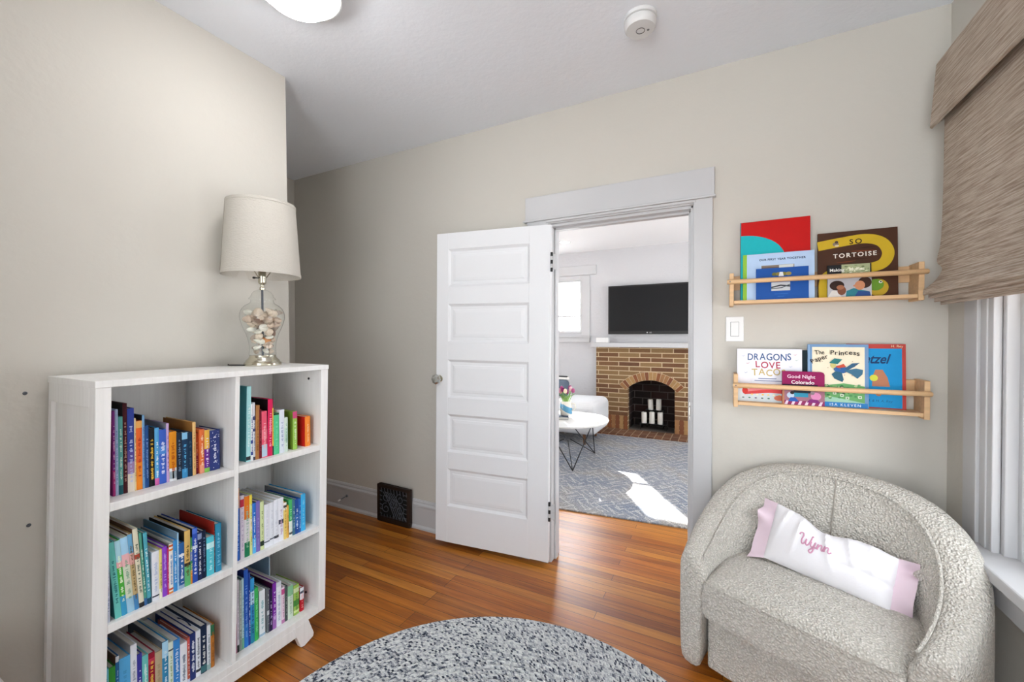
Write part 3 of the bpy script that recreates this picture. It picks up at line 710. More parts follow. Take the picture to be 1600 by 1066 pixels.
  (.9645, .0160, .308, '2a5ec0', '122878', [(.0, .3, '2f7ad0')], '7aa4ea', 0, 0, .24, 'tallest royal blue book'),
  (.9809, .0082, .290, '24449c', '', [], 'c8d8f8', 0, 0, .22, 'slim blue book with white lettering right of the tallest one'),
  (.9897, .0150, .260, '3a98d0', '', [(.6, .8, 'b8dcf0'), (0, .3, '2a88a8')], '1c3a7a', 0, 0, .22, 'ocean blue book left of the green one'),
  (1.0051, .0152, .213, '3fb45c', '2a6a3a', [], '8ae0a0', 0, 0, .20, 'bright green book'),
  (1.0240, .0240, .191, 'e2e8ec', '8b9794', [(.02, .07, '9ab8d0')], '7ab0b8', 0, 0, .26, 'white book with grey cover right of the green one'),
  (1.0568, .0086, .185, '5c6268', '8a9298', [(.4, .5, 'd8dce0')], 'c0c4c8', 0, 0, .22, 'slim charcoal grey book'),
  (1.0660, .0132, .175, '2a1c46', '14101c', [], 'b8a8d8', 0, 0, .22, 'dark violet black book left of the purple one'),
  (1.0797, .0164, .193, '7a2fa0', '46103c', [(0, .3, 'a06ab8')], 'e4c8f4', 0, 0, .27, 'rich purple book'),
  (1.0966, .0211, .187, 'e9ecf4', '', [(.9, 1, 'd8dce6')], 'a8b4cc', 0, 0, .27, 'white book right of the rich purple one'),
  (1.1191, .0140, .155, 'ead6e4', '', [(.8, .95, 'c85a90'), (0, .1, 'c080b0')], 'b0709a', 0, 0, .20, 'white and pink book'),
  (1.1336, .0129, .152, '4a5654', '2a3030', [], '8a9a94', 0, 0, .20, 'dark grey green book right of the pink one'),
  (1.1470, .0254, .143, 'd4e4d4', '9aa8a8', [(.7, 1, '8ac498')], '9ab89c', 0, 0, .20, 'thick white book with green top'),
  (1.1743, .0260, .132, '9cc05a', '6a7a4a', [(.3, .5, '4a8a3c'), (.75, .9, 'd4e0b0'), (.08, .16, 'd8e8a0')], '5a8a3a', 0, 0, .16, 'leafy green patterned book near the right end'),
  (1.2050, .0190, .106, 'c2202c', '', [(.5, 1, 'eceef4'), (.75, .85, '3a4a70')], 'f0b0b0', 0, 0, .13, 'small red and white book at the right end'),
 ]),
}
def make_book(key, X, zs, where, row):
    y, t, h, spine, front, bands, ltr, lean, back, d, lab = row
    yy = y + .022 * (zs - .7)
    root = empty('book', (X - back, yy, zs), (R(-lean), 0, 0), lab + ', ' + where, 'book', 'books in the ' + where)
    ms = ink(spine); mf = ink(front or spine)
    c = MB(); bt = min(.002, t * .2)
    c.box(-d, 0, 0, bt, 0, h, mf); c.box(-d, 0, t - bt, t, 0, h, ms)
    # slightly rounded spine
    n = 5; pts = [(-.003, bt * .5)] + [(.0018 * math.sin(PI * k / n), t * k / n) for k in range(n + 1)] + [(-.003, t - bt * .5)]
    c.prism(pts, 'z', 0, h, ms)
    for a, b, col in bands:
        m = ink(col); P = [(.0018 * math.sin(PI * k / n) + .0003, t * k / n) for k in range(n + 1)]
        vs = [(p[0], p[1], h * a) for p in P] + [(p[0], p[1], h * b) for p in P]
        c.add(vs, [(k, k + 1, n + 2 + k, n + 1 + k) for k in range(n)], m)
    c.build('cover', None, root, fix=False)
    MB().box(-d + .004, -.002, bt, t - bt, .003, h - .0035).build('page_block', M_pages, root)
    # rows of tiny marks standing for the spine title, too small to read in the photo
    rnd = random.Random(int(y * 1e5)); L = MB(); z = h * rnd.uniform(.12, .2); end = h * rnd.uniform(.72, .86)
    wd = min(t * .5, .010); yc = t / 2
    while z < end:
        k = rnd.uniform(.35, 1) * wd; g = rnd.uniform(.0016, .0036)
        if rnd.random() < .85:
            o = rnd.uniform(-.1, .1) * wd
            L.add([(.0026, yc - k / 2 + o, z), (.0026, yc + k / 2 + o, z), (.0026, yc + k / 2 + o, z + g), (.0026, yc - k / 2 + o, z + g)], [(0, 1, 2, 3)])
        z += g + rnd.uniform(.0008, .002) + (.006 if rnd.random() < .14 else 0)
    if L.f: L.build('spine_lettering', ink(ltr), root, fix=False)
    return root
CREST = {}
for key, (X, zs, where, rows) in BOOKS.items():
    for row in rows:
        b = make_book(key, X, zs, where, row)
        if 'dark crescent' in row[-1]: CREST['c'] = (b, row)
        if 'white dots' in row[-1]: CREST['d'] = (b, row)
# the crescent across the top edge, and the scattered dots
b, row = CREST['c']
cr = MB(); t, h = row[1], row[2]
P = [(-.10 + .05 * math.cos(a), t * .5 + t * .48 * math.sin(a), h + .0004) for a in [PI * k / 14 for k in range(15)]] + [(-.10 + .035 * math.cos(a), t * .5 + t * .30 * math.sin(a) - .001, h + .0004) for a in [PI * k / 14 for k in range(14, -1, -1)]]
cr.add(P, [tuple(range(len(P)))]); cr.build('crescent_mark', ink('1e2a4c'), b, fix=False)
b, row = CREST['d']
dt = MB(); rnd = random.Random(3)
for k in range(26):
    yc, zc, rr = rnd.uniform(.003, row[1] - .003), rnd.uniform(.006, row[2] - .006), rnd.uniform(.0008, .0015)
    dt.add([(.0027, yc + rr * math.cos(a), zc + rr * math.sin(a)) for a in [PI * q / 4 for q in range(8)]], [tuple(range(8))])
dt.build('dot_pattern', ink('e8ecff'), b, fix=False)
# pale blue folder standing at the back of the lower right cubby
fo = empty('folder', (-1.80, 1.128, .13), (0, 0, 0), 'pale blue folder standing behind the books in the lower right cubby', 'folder')
MB().box(-.17, 0, 0, .004, 0, .245).build('cover', mat('folder_card', (150, 178, 200), .8, var=.04), fo)
MB().box(-.168, -.002, .004, .007, .002, .24).build('page_block', M_pages, fo)

# ------------------------------------------------------------------ lamp with a jar of shells
LP = (-1.868, 1.150, 1.2302)
def make_lamp():
    root = empty('table_lamp', LP, (0, R(0), 0), 'glass jar table lamp with off white drum shade on top of the bookcase', 'lamp')
    b = MB(); b.lathe([(0, 0), (.074, 0), (.075, .006), (.073, .014), (.068, .017), (.066, .024), (.060, .03), (.056, .034), (.053, .04), (.053, .046), (0, .046)], 40)
    b.build('base', M_champagne, root)
    j = MB(); prof = [(.050, .046), (.054, .05), (.052, .075), (.055, .105), (.064, .14), (.078, .175), (.087, .205), (.089, .225), (.084, .248), (.070, .268), (.052, .280), (.046, .287), (.046, .298)]
    prof = [(p.x, p.y) for p in smooth_path([(a, b_, 0) for a, b_ in prof], 3)]
    j.lathe(prof, 40, cap=False); j.build('jar', M_jar, root)
    l = MB(); l.lathe([(.052, .298), (.054, .302), (.051, .306), (.046, .310), (.043, .322), (.034, .334), (.018, .342), (.010, .345)], 36, cap=False)
    l.build('jar_lid', M_jar, root)
    st = MB(); st.tube([(0, 0, .046), (0, 0, .36)], .0045, 10); st.build('stem', M_iron, root)
    s = MB(); s.lathe([(0, .342), (.011, .342), (.012, .352), (.007, .356), (.007, .366), (.014, .370), (.0165, .376), (.0165, .396), (.0175, .398), (.0175, .404), (.0155, .406), (.0155, .432), (.012, .438), (0, .438)], 24)
    sk = s.build('socket', M_champagne, root)
    sw = MB(); sw.tube([(0, -.016, .395), (0, -.034, .394)], .0025, 8); sw.tube([(0, -.032, .394), (0, -.041, .3935)], .0048, 8); sw.build('switch', M_black, sk)
    h = MB()
    for sg in (1, -1):
        pts = smooth_path([(0, sg * .02, .40), (0, sg * .055, .47), (0, sg * .055, .60), (0, 0, .715)], 6); h.tube(pts, .0022, 6)
    h.tube([(0, 0, .712), (0, 0, .738)], .006, 8)
    h.build('harp', M_champagne, root)
    sp = MB()
    for k in range(3):
        a = 2 * PI * k / 3; sp.tube([(0, 0, .715), (.137 * math.cos(a), .137 * math.sin(a), .715)], .002, 6)
    sp.build('spider', M_champagne, root)
    d = MB(); rb, rt, zb, zt, th = .157, .137, .405, .730, .0025
    d.lathe([(rb, zb), (rb + .001, zb), (rb + .001, zb + .012), (rb - .0008, zb + .013), (rt + .0005, zt - .013), (rt + .0015, zt - .012), (rt + .0015, zt), (rt - th, zt), (rb - th, zb), (rb, zb)], 64, cap=False)
    d.build('lamp_shade', mat('linen_shade', (198, 193, 184), .9, bump=.5, bscale=90, stretch=(1, 1, 4), var=.02, vscale=60), root)
    se = MB(); a = R(-112)
    se.tube([((rb + .001) * math.cos(a), (rb + .001) * math.sin(a), zb + .004), ((rt + .001) * math.cos(a), (rt + .001) * math.sin(a), zt - .004)], .0014, 6)
    se.build('seam', mat('shade_seam', (176, 170, 160), .9), root)
    bulb = MB(); bulb.lathe([(.012, .438), (.014, .45), (.028, .49), (.03, .51), (.022, .533), (0, .54)], 20); bulb.build('bulb', M_plastic, root)
    cd = MB(); cd.tube(smooth_path([(-.02, -.07, .004), (-.05, -.10, .005), (-.085, -.10, .004), (-.125, -.08, .0045)], 6), .003, 8); o = cd.build('cord', M_black, root); meta(o, 'dark power cord')
make_lamp()
M_sh = [mat('shell_' + n, c, .6, bump=.6, bscale=90, var=.14, vscale=30) for n, c in (('cream', 'd8c8b6'), ('grey', 'b7a89c'), ('pink', 'c9b5a4'), ('brown', '8a7264'), ('orange', 'c98a58'), ('white', 'eae2d6'))]
def shell_scallop(r):
    m = MB()
    def f(u, v):
        a = (u - .5) * 2.2; rr = r * v * (1 + .05 * math.cos(a * 14)); return (rr * math.sin(a), rr * math.cos(a) - r * .4, r * .34 * math.sin(min(1, v) * PI * .8) * (1 - .5 * (2 * u - 1) ** 2) + .04 * r * math.cos(a * 14) * v)
    m.grid(f, 29, 8); o = m
    m2 = [(x, y, z - r * .05) for x, y, z in m.v]; n = len(m.v); fs = list(m.f)
    m.add(m2, fs, None, True); return m
def shell_conch(r):
    m = MB()
    def f(u, v):
        t = v; a = u * 2 * PI; prof = math.sin(PI * t ** .6) ** .8 * (1 - .35 * t); rad = r * (.05 + .62 * prof) * (1 + .10 * math.sin(t * 26) + .08 * math.sin(5 * a) * (t > .35) * (1 - t))
        return (rad * math.cos(a) + .25 * r * math.cos(a) ** 2 * prof, rad * math.sin(a), (t - .5) * 2.2 * r)
    m.grid(f, 20, 22, closed_u=True); return m
def shell_cowrie(r):
    m = MB()
    def f(u, v):
        a = u * 2 * PI; t = v * PI; s = math.sin(t); slit = 1 - .5 * max(0, math.cos(a - PI / 2)) ** 8 * s
        return (r * .62 * s * math.cos(a) * slit, r * .55 * s * math.sin(a) * slit, -r * math.cos(t))
    m.grid(f, 24, 14, closed_u=True); return m
SHARED = 'small pale seashell heaped in the glass jar of the lamp'
shells = [  # kind, radius, (dx, dy, dz), rotation, material, label
 ('conch', .054, (.014, .002, .214), (62, 25, 20), 0, 'largest ridged cream conch at the top of the lamp jar'),
 ('cowrie', .028, (.048, -.022, .170), (80, 75, 10), 5, 'white cowrie with open slit in the middle of the lamp jar'),
 ('scallop', .025, (.029, -.004, .112), (60, 10, 60), 4, 'orange brown scallop low in the lamp jar'),
 ('scallop', .024, (.042, -.044, .194), (70, 20, 70), 3, 'brown edged scallop at the left of the lamp jar'),
 ('conch', .030, (.030, .036, .188), (30, 70, 0), 1, 'grey whelk at the right of the lamp jar'),
 ('cowrie', .018, (.040, .024, .146), (15, 20, 10), 3, 'thin dark brown shell upright at the right of the lamp jar'),
 ('scallop', .028, (.040, .045, .236), (55, 0, 80), 1, 'grey scallop high at the right of the lamp jar'),
]
JP = [(.046, .053), (.075, .052), (.105, .055), (.14, .064), (.175, .078), (.205, .087), (.225, .089), (.248, .084)]
def jar_radius(z):
    for (za, ra), (zb, rb) in zip(JP, JP[1:]):
        if z <= zb: return ra + (rb - ra) * (z - za) / (zb - za)
    return .084
rs = random.Random(21)
for z, n, q in ((.066, 5, .62), (.086, 5, .66), (.108, 5, .74), (.132, 6, .84), (.158, 7, .95), (.186, 7, 1.05), (.212, 8, 1.05), (.238, 6, 1.0)):
    for k in range(n):
        an = 2 * PI * (k + rs.uniform(-.2, .2) + .5 * (int(z * 1000) % 2)) / n; kind = rs.choice(['conch', 'conch', 'scallop', 'cowrie'])
        r = {'conch': .027, 'scallop': .027, 'cowrie': .023}[kind] * rs.uniform(.9, 1.1) * q; rr = max(.008, jar_radius(z) - 1.12 * r - .004)
        shells.append((kind, r, (rr * math.cos(an), rr * math.sin(an), z + rs.uniform(-.005, .005)), (rs.uniform(40, 110), rs.uniform(-40, 40), rs.uniform(0, 360)), rs.choice([0, 0, 1, 2, 5, 2]), None))
for kind, r, p, rot, mi, lab in shells:
    m = {'conch': shell_conch, 'cowrie': shell_cowrie, 'scallop': shell_scallop}[kind](r)
    o = m.build('seashell', M_sh[mi], fix=False)
    o.location = (LP[0] + p[0], LP[1] + p[1], LP[2] + p[2]); o.rotation_euler = [R(a) for a in rot]
    meta(o, lab or SHARED, 'seashell', 'seashells in the lamp jar')

# ------------------------------------------------------------------ picture ledges and their books
def make_ledge(x0, x1, z0, z1, zr, xr0, xr1, label, tilt=0):
    root = empty('picture_ledge', ((x0 + x1) / 2, BY, z0), (0, tilt, 0), label, 'shelf', 'birch picture ledges on the door wall')
    cx = (x0 + x1) / 2; D = .105; H = z1 - z0; hw = (x1 - x0) / 2
    for s in (-1, 1):
        a, b = (-hw, -hw + .018) if s < 0 else (hw - .018, hw)
        MB().box(a, b, -D, -.001, 0, H).build('end_panel', M_birch, root, bevel=.002)
    MB().box(-hw + .018, hw - .018, -D + .004, -.001, .010, .025).build('bottom_board', M_birch, root, bevel=.0015)
    MB().box(-hw + .018, hw - .018, -.014, -.001, .082, H - .004).build('back_rail', M_birch, root, bevel=.0015)
    r = MB(); r.tube([(xr0 - cx, -D - .007, zr - z0), (xr1 - cx - .004, -D - .007, zr - z0), (xr1 - cx, -D - .007, zr - z0)], [.0105, .0105, .007], 14); r.build('front_rail', M_birch, root)
    s = MB(); s.lathe([(0, 0), (.003, 0), (.002, .001), (0, .001)], 10); s.xf(lambda x, y, z: (xr0 - cx + .012 + x, -D - .0172 - z, zr - z0 + y)); s.build('screw', M_iron, root)
make_ledge(.022, .704, 1.502, 1.655, 1.614, .012, .714, 'upper of two birch picture ledges with a round front rail', 0)
make_ledge(.041, .724, 1.028, 1.182, 1.131, .038, .728, 'lower of two birch picture ledges with a round front rail', 0)

def picture_book(x0, x1, ztop, zbot, y, t, lean, cover, label, art, spine=None, board=False):
    """front lower edge at y; leans back by lean degrees; art drawn in (x,z) from the lower left corner"""
    w = x1 - x0; h = (ztop - zbot) / math.cos(R(lean))
    root = empty('picture_book', (x0, y, zbot), (R(-lean), 0, 0), label, 'book', 'picture books on the birch ledges')
    c = MB(); m = ink(cover)
    if board:
        q = .012; P = [(0, 0), (w, 0), (w, h - q), (w - q * .3, h - q * .3), (w - q, h), (0, h)]
        c.prism(P, 'y', 0, t, m)
    else:
        c.box(0, w, 0, .002, 0, h, m).box(0, w, t - .002, t, 0, h, m).box(0, .0022, .001, t - .001, 0, h, ink(spine or cover))
    c.build('cover', None, root, bevel=.0006, seg=1)
    if not board: MB().box(.002, w - .003, .002, t - .002, .003, h - .003).build('page_block', M_pages, root)
    a = Art(-.0002); art(a, w, h); a.build(root)
    return root
def art_red(a, w, h):
    a.rect(.004, .001, w - .001, h - .001, 'c40a08')
    cx = .0; P = [(.001, .001)] + [(.002 + w * .665 * math.cos(t), h * .40 + h * .435 * math.sin(t)) for t in [PI / 2 * k / 16 for k in range(17)]] + [(.001, h * .835)]
    P = [(.001, .30 * h)] + [(w * .66, .30 * h)] + [(w * .66 * math.cos(t) ** .9 if t < PI / 2 - 1e-6 else .001, h * .5 + h * .33 * math.sin(t)) for t in [PI / 2 * k / 18 for k in range(19)]]
    a.poly(P, '18b4bc'); a.rect(.001, .001, w * .66, .31 * h, '18b4bc')
    a.rect(.0, .0, .0035, h, '1c7a80')
def art_year(a, w, h):
    a.rect(0, 0, .016, h, '8fbf3c'); a.rect(.016, 0, w, h, 'b4cdec')
    a.text('OUR FIRST YEAR TOGETHER', w * .56, h * .845, .0128, '1a2a5a', spacing=1.1, bold=.03)
    a.rect(w * .27, h * .66, w * .73, h * .74, '8a7a6c'); a.rect(w * .27, h * .56, w * .73, h * .70, '6f5f55')
    a.rect(w * .52, h * .67, w * .72, h * .735, 'd8dcd8')
def art_blue(a, w, h):
    a.rect(0, 0, w, h, '1650a0')
    x0, x1 = w * .30, w * .66
    a.rect(x0, h * .27, x1, h * .54, 'c9ccd0')
    for k, (cx, r) in enumerate(((.36, .05), (.43, .045), (.55, .05), (.63, .055))): a.ell(w * cx, h * .80, w * r, h * .055, ['6a6a34', '8a7a3a', '7c7430', '9a8a4c'][k])
    a.poly([(w * .44, h * .73), (w * .54, h * .73), (w * .52, h * .86), (w * .46, h * .86)], 'e6e8ea')
    a.band([(x0, h * .38), (w * .48, h * .44), (x1, h * .40)], .006, '30343a'); a.band([(x0, h * .34), (w * .5, h * .36), (x1, h * .46)], .004, '50565c')
    a.text('FAMILY STORIES', w * .48, h * .17, .008, '2c68b8') if False else None
    a.band([(w * .36, h * .17), (w * .62, h * .175)], .003, '2a66b4'); a.band([(w * .42, h * .09), (w * .55, h * .092)], .003, '2a66b4')
def art_tortoise(a, w, h):
    a.rect(0, 0, w, h, '4a2c1c')
    rnd = random.Random(5)
    for k in range(26):
        z = rnd.uniform(.03, .97) * h; x = rnd.uniform(0, .6) * w; L = rnd.uniform(.2, .38) * w
        a.band([(x, z), (x + L / 2, z + rnd.uniform(-.004, .004)), (min(w, x + L), z + rnd.uniform(-.006, .006))], [.001, rnd.uniform(.003, .007), .001], rnd.choice(['5c3a2a', '6a4a38', '3a2014', '7a3a1c', '2e1c14']))
    # the long yellow neck that doubles back
    p = smooth_path([(0, h * .80, 0), (w * .3, h * .84, 0), (w * .6, h * .865, 0), (w * .80, h * .80, 0), (w * .885, h * .64, 0), (w * .82, h * .48, 0), (w * .62, h * .42, 0), (w * .34, h * .41, 0), (w * .13, h * .35, 0), (w * .075, h * .22, 0), (w * .075, 0, 0)], 6)
    ws = [.040 if i < len(p) * .62 else .034 for i in range(len(p))]
    a.band([(q.x, q.y) for q in p], ws, 'cfae28')
    a.ell(w * .76, h * .13, w * .125, h * .125, 'c0a02c'); a.ell(w * .73, h * .17, w * .10, h * .085, '6a9a30'); a.ell(w * .79, h * .21, .006, .006, 'f2f2ea'); a.ell(w * .793, h * .212, .003, .003, '202418')
    a.ell(w * .235, h * .815, .011, .009, '8a7a6a'); a.ell(w * .245, h * .845, .006, .006, '4a3a34'); a.ell(w * .25, h * .79, .008, .004, 'd8c8a8')
    a.text('SO', w * .49, h * .80, .030, '241c18', spacing=1.35, bold=.02)
    a.text('TORTOISE', w * .475, h * .605, .0262, 'efe8dc', spacing=1.28, bold=.02, rot=R(1.0))
def art_making(a, w, h):
    a.rect(0, 0, w, h, '1c1c20'); a.rect(w * .33, h * .62, w * .97, h, 'a9b088')
    rnd = random.Random(9)
    for k in range(26): a.ell(rnd.uniform(.36, .94) * w, rnd.uniform(.66, .97) * h, rnd.uniform(.003, .007), rnd.uniform(.002, .004), rnd.choice(['d8dcb8', '6f7a56', '8d9a70', 'eef0dc']))
    a.rect(0, h * .0, w, h * .6, 'b4b4ba')
    a.poly([(0, 0), (w * .33, 0), (w * .20, h * .22), (w * .1, h * .2)], 'd8d4d0')
    a.ell(w * .22, h * .36, w * .17, h * .15, '2c1a14'); a.ell(w * .33, h * .20, w * .10, h * .14, '7a4a34'); a.ell(w * .30, h * .30, w * .09, h * .07, 'a0684a')
    a.poly([(w * .42, 0), (w * .98, 0), (w * .96, h * .14), (w * .6, h * .26), (w * .44, h * .18)], '2c7a88'); a.poly([(w * .62, 0), (w * .98, 0), (w * .96, h * .14), (w * .7, h * .17)], '2a4a86')
    a.ell(w * .85, h * .42, w * .15, h * .17, '3a2218'); a.ell(w * .74, h * .34, w * .115, h * .14, 'c98a66'); a.ell(w * .63, h * .33, w * .04, h * .03, 'c98a66')
    a.text('Making', w * .05, h * .795, .0190, 'f4f2ec', 'LEFT', bold=.015, sx=.95); a.text('Muffins', w * .50, h * .80, .0190, 'f8f6e4', 'LEFT', bold=.015, sx=.95)
ZU = 1.5272; ZL = 1.0532
def ty(x, z, Y): return (x * Y / 2.22, 1.36 + (z - 1.36) * Y / 2.22)
picture_book(.0675, .3435, 1.903, ZU, 2.250, .012, 3.2, 'c81414', 'tall red picture book with turquoise quarter disc on the upper ledge', art_red, 'c81414')
picture_book(.0785, .3545, 1.742, ZU, 2.226, .016, 3.2, 'b4cdec', 'pale blue photo book with lime spine on the upper ledge', art_year, '8fbf3c')
picture_book(.131, .331, 1.671, ZU, 2.214, .008, 3.2, '1650a0', 'small royal blue book in front of the pale blue photo book', art_blue)
picture_book(.3695, .640, 1.815, ZU, 2.246, .011, 3.2, '4a2c1c', 'dark brown picture book with looping yellow neck on the upper ledge', art_tortoise, '3a2014')
picture_book(.399, .548, 1.667, ZU, 2.222, .006, 3.2, '1c1c20', 'small photo covered book in front of the dark brown picture book', art_making)

def hand_text(a, body, x, z, size, col, width, wob=.05, rot=0):
    """letters set one by one with a slight wobble, fitted to the given width"""
    rnd = random.Random(len(body) * 7 + ord(body[0])); G = []
    for ch in body:
        vs, fs = text_data(ch, size, 'LEFT', 1, 0, .012); G.append((ch, min(v[0] for v in vs), max(v[0] for v in vs)))
    gap = size * .10; tot = sum(hi - lo for _, lo, hi in G) + gap * (len(G) - 1); k = width / tot; adv = 0
    for ch, lo, hi in G:
        r = rot + rnd.uniform(-.06, .06); px = x + adv * math.cos(rot); pz = z + adv * math.sin(rot) + rnd.uniform(-wob, wob) * size
        a.text(ch, px - lo * k, pz, size * rnd.uniform(.96, 1.04), col, 'LEFT', rot=r, bold=.012, sx=k); adv += (hi - lo + gap) * k
def art_dragons(a, w, h):
    a.rect(0, 0, w, h, 'e9e9f1')
    hand_text(a, 'DRAGONS', w * .17, h * .795, .044, '34588a', w * .67)
    hand_text(a, 'LOVE', w * .30, h * .645, .0415, 'b0344c', w * .38)
    hand_text(a, 'TACOS', w * .24, h * .50, .0435, 'c8b070', w * .52)
    for (cx, cz, col) in ((.17, .73, 'c07a88'), (.14, .55, '9aa4c0'), (.83, .68, 'a8b8d0'), (.92, .8, 'b4c8b8'), (.1, .87, 'b0b4cc'), (.9, .9, 'd8b0b0')):
        a.band([(w * cx - .006, h * cz), (w * cx, h * cz - .003), (w * cx + .007, h * cz + .002)], .0014, col); a.ell(w * cx, h * cz - .002, .0022, .0016, col)
    a.band([(w * .34, h * .44), (w * .62, h * .443)], .004, '7a82a8'); a.band([(w * .28, h * .40), (w * .70, h * .40)], .004, '8a90b0')
    # bottom picture: generic red and orange bands with yellow spots
    a.rect(0, 0, w, h * .30, 'c9d2d6'); a.rect(0, h * .24, w, h * .34, 'd98a4a')
    p = smooth_path([(w * .12, h * .19, 0), (w * .3, h * .22, 0), (w * .55, h * .25, 0), (w * .85, h * .23, 0), (w, h * .2, 0)], 5)
    a.band([(q.x, q.y) for q in p], [.014 + .02 * i / len(p) for i in range(len(p))], 'e58a8c'); a.band([(q.x, q.y - .010) for q in p], [.012 + .008 * i / len(p) for i in range(len(p))], 'd8484a')
    a.ell(w * .13, h * .20, .012, .016, 'cf3a34'); a.poly([(w * .08, h * .30), (w * .22, h * .31), (w * .17, h * .24), (w * .11, h * .24)], 'c0a83a')
    for k in range(6): a.ell(w * (.24 + .085 * k), h * .135, .005, .0035, ['f0d080', 'f4e4b8', 'f0c060'][k % 3])
    for k in range(5): a.ell(w * (.1 + .1 * k), h * .07, .005, .003, ['5a6a70', '4a7a6a', '6a5a7a'][k % 3])
    a.ell(w * .66, h * .085, .02, .012, 'd87a5c')
def art_colorado(a, w, h):
    a.rect(0, 0, w, h - .010, '8c0f52'); a.rect(.0, h - .012, w - .012, h, '8c0f52')
    a.rect(0, h * .40, w * .84, h * .61, '16182c'); a.rect(0, 0, w, h * .42, '9a6a78')
    a.text('Good Night', w * .45, h * .80, .0212, 'f0d4e4', bold=.012); a.text('Colorado', w * .49, h * .63, .0218, 'f4f4f6', bold=.012)
    a.rect(w * .27, h * .24, w * .62, h * .42, '2f8fae'); a.rect(w * .27, h * .36, w * .68, h * .42, '12202e')
    a.rect(0, 0, w, h * .13, '8a2a5a')
    for k in range(6): a.poly([(w * (.05 + .16 * k), 0), (w * (.12 + .16 * k), 0), (w * (.16 + .16 * k), h * .12), (w * (.1 + .16 * k), h * .12)], 'd8c4d4')
    a.ell(w * .20, h * .28, w * .09, h * .09, 'b8c8dc'); a.ell(w * .24, h * .36, w * .05, h * .05, '241a1c'); a.poly([(w * .14, h * .1), (w * .4, h * .1), (w * .32, h * .22), (w * .2, h * .22)], '2456a8')
    a.ell(w * .80, h * .28, w * .12, h * .11, 'd888b4'); a.ell(w * .72, h * .37, w * .05, h * .05, '8a7a80'); a.poly([(w * .58, h * .09), (w * .9, h * .08), (w * .84, h * .18), (w * .66, h * .19)], '7a2470')
    a.rect(0, 0, w * .05, h * .42, 'b0785a')
def art_paper(a, w, h):
    a.rect(0, 0, w, h, '6f93ba'); a.rect(.003, .003, .0065, h - .003, '9ab8d6')
    a.rect(.016, h * .16, w - .013, h * .955, 'eadfc6')
    # generic countryside and a generic blue bird
    rnd = random.Random(12)
    a.poly([(.016, h * .05), (w - .013, h * .05), (w - .013, h * .34), (w * .6, h * .38), (w * .35, h * .345), (.016, h * .40)], '6aa868')
    a.poly([(.016, h * .10), (w * .4, h * .16), (w - .013, h * .08), (w - .013, h * .05), (.016, h * .05)], '9cc8b0')
    for k in range(46): a.ell(rnd.uniform(.05, w - .03), h * rnd.uniform(.14, .36), rnd.uniform(.003, .008), rnd.uniform(.002, .005), rnd.choice(['3c7a48', '88bc78', '54925c', 'b4cc98', '2f5a40', 'd8b0a0']))
    for (cx, cz) in ((.45, .22), (.66, .15), (.86, .17), (.57, .19)): a.rect(w * cx - .006, h * cz - .006, w * cx + .006, h * cz + .005, 'd8e0d0'); a.rect(w * cx - .003, h * cz - .003, w * cx + .003, h * cz + .002, '5a8a5a')
    a.rect(.010, 0, w - .004, h * .075, '2a78b8')
    a.ell(w * .55, h * .60, w * .115, h * .06, '2a5e9a', R(-12))
    a.poly([(w * .62, h * .62), (w * .74, h * .70), (w * .86, h * .71), (w * .78, h * .65), (w * .66, h * .585)], '2f5878')
    a.poly([(w * .60, h * .58), (w * .80, h * .62), (w * .91, h * .60), (w * .90, h * .53), (w * .82, h * .46), (w * .72, h * .53)], '3a6a86')
    a.poly([(w * .47, h * .57), (w * .40, h * .52), (w * .45, h * .45), (w * .58, h * .40), (w * .60, h * .44), (w * .57, h * .55)], '2c5c74')
    a.ell(w * .43, h * .665, w * .05, h * .05, 'c8bc78'); a.poly([(w * .36, h * .70), (w * .45, h * .775), (w * .58, h * .76), (w * .50, h * .68)], '2f7a7a'); a.poly([(w * .46, h * .64), (w * .60, h * .69), (w * .64, h * .64), (w * .52, h * .62)], 'c04a34')
    for k in range(9): a.ell(rnd.uniform(.05, w - .03), h * rnd.uniform(.46, .80), .0016, .0016, '8a5a4a')
    hand_text(a, 'The', w * .13, h * .83, .027, '2c2420', w * .155, .05, R(6)); hand_text(a, 'Paper', w * .075, h * .685, .028, '2c2420', w * .30, .05, R(24)); hand_text(a, 'Princess', w * .385, h * .835, .028, '2c2420', w * .47, .08, R(-1))
    a.text('ISA KLEVEN', w * .62, h * .018, .016, 'dce8f0', spacing=1.35)
def art_pretzel(a, w, h):
    a.rect(0, 0, w, h, 'b8423c'); a.rect(0, .004, w - .012, h * .93, '1590cc')
    a.text('H. A. REY', w * .80, h * .95, .014, 'ecd8a8') if False else None
    a.text('Pretzel', w * .40, h * .70, .056, '123a66', shear=.35, bold=.022, sx=.78)
    a.text('M. & H. A. Rey', w * .56, h * .10, .014, '14507c', shear=.2)
    a.text('H. Rey', w * .86, h * .95, .014, 'ecd8b0')
    # plain brown and yellow shape in place of the cover picture
    a.poly([(w * .44, h * .34), (w * .74, h * .34), (w * .70, h * .48), (w * .62, h * .60), (w * .50, h * .60), (w * .45, h * .50)], 'b87a5c'); a.ell(w * .47, h * .47, w * .07, h * .05, 'd8d848')
    a.ell(w * .55, h * .22, w * .045, h * .03, 'b87a5c')
picture_book(.0565, .3135, 1.300, ZL, 2.243, .010, 2.6, 'e9e9f1', 'white picture book with hand drawn blue, red and yellow title', art_dragons)
picture_book(.2355, .391, 1.202, ZL, 2.215, .014, 2.6, '8c0f52', 'small magenta board book in front of the white picture book', art_colorado, board=True)
picture_book(.3325, .544, 1.324, ZL, 2.230, .011, 2.6, '6f93ba', 'blue bordered picture book with blue bird on cream ground', art_paper, '9ab8d6')
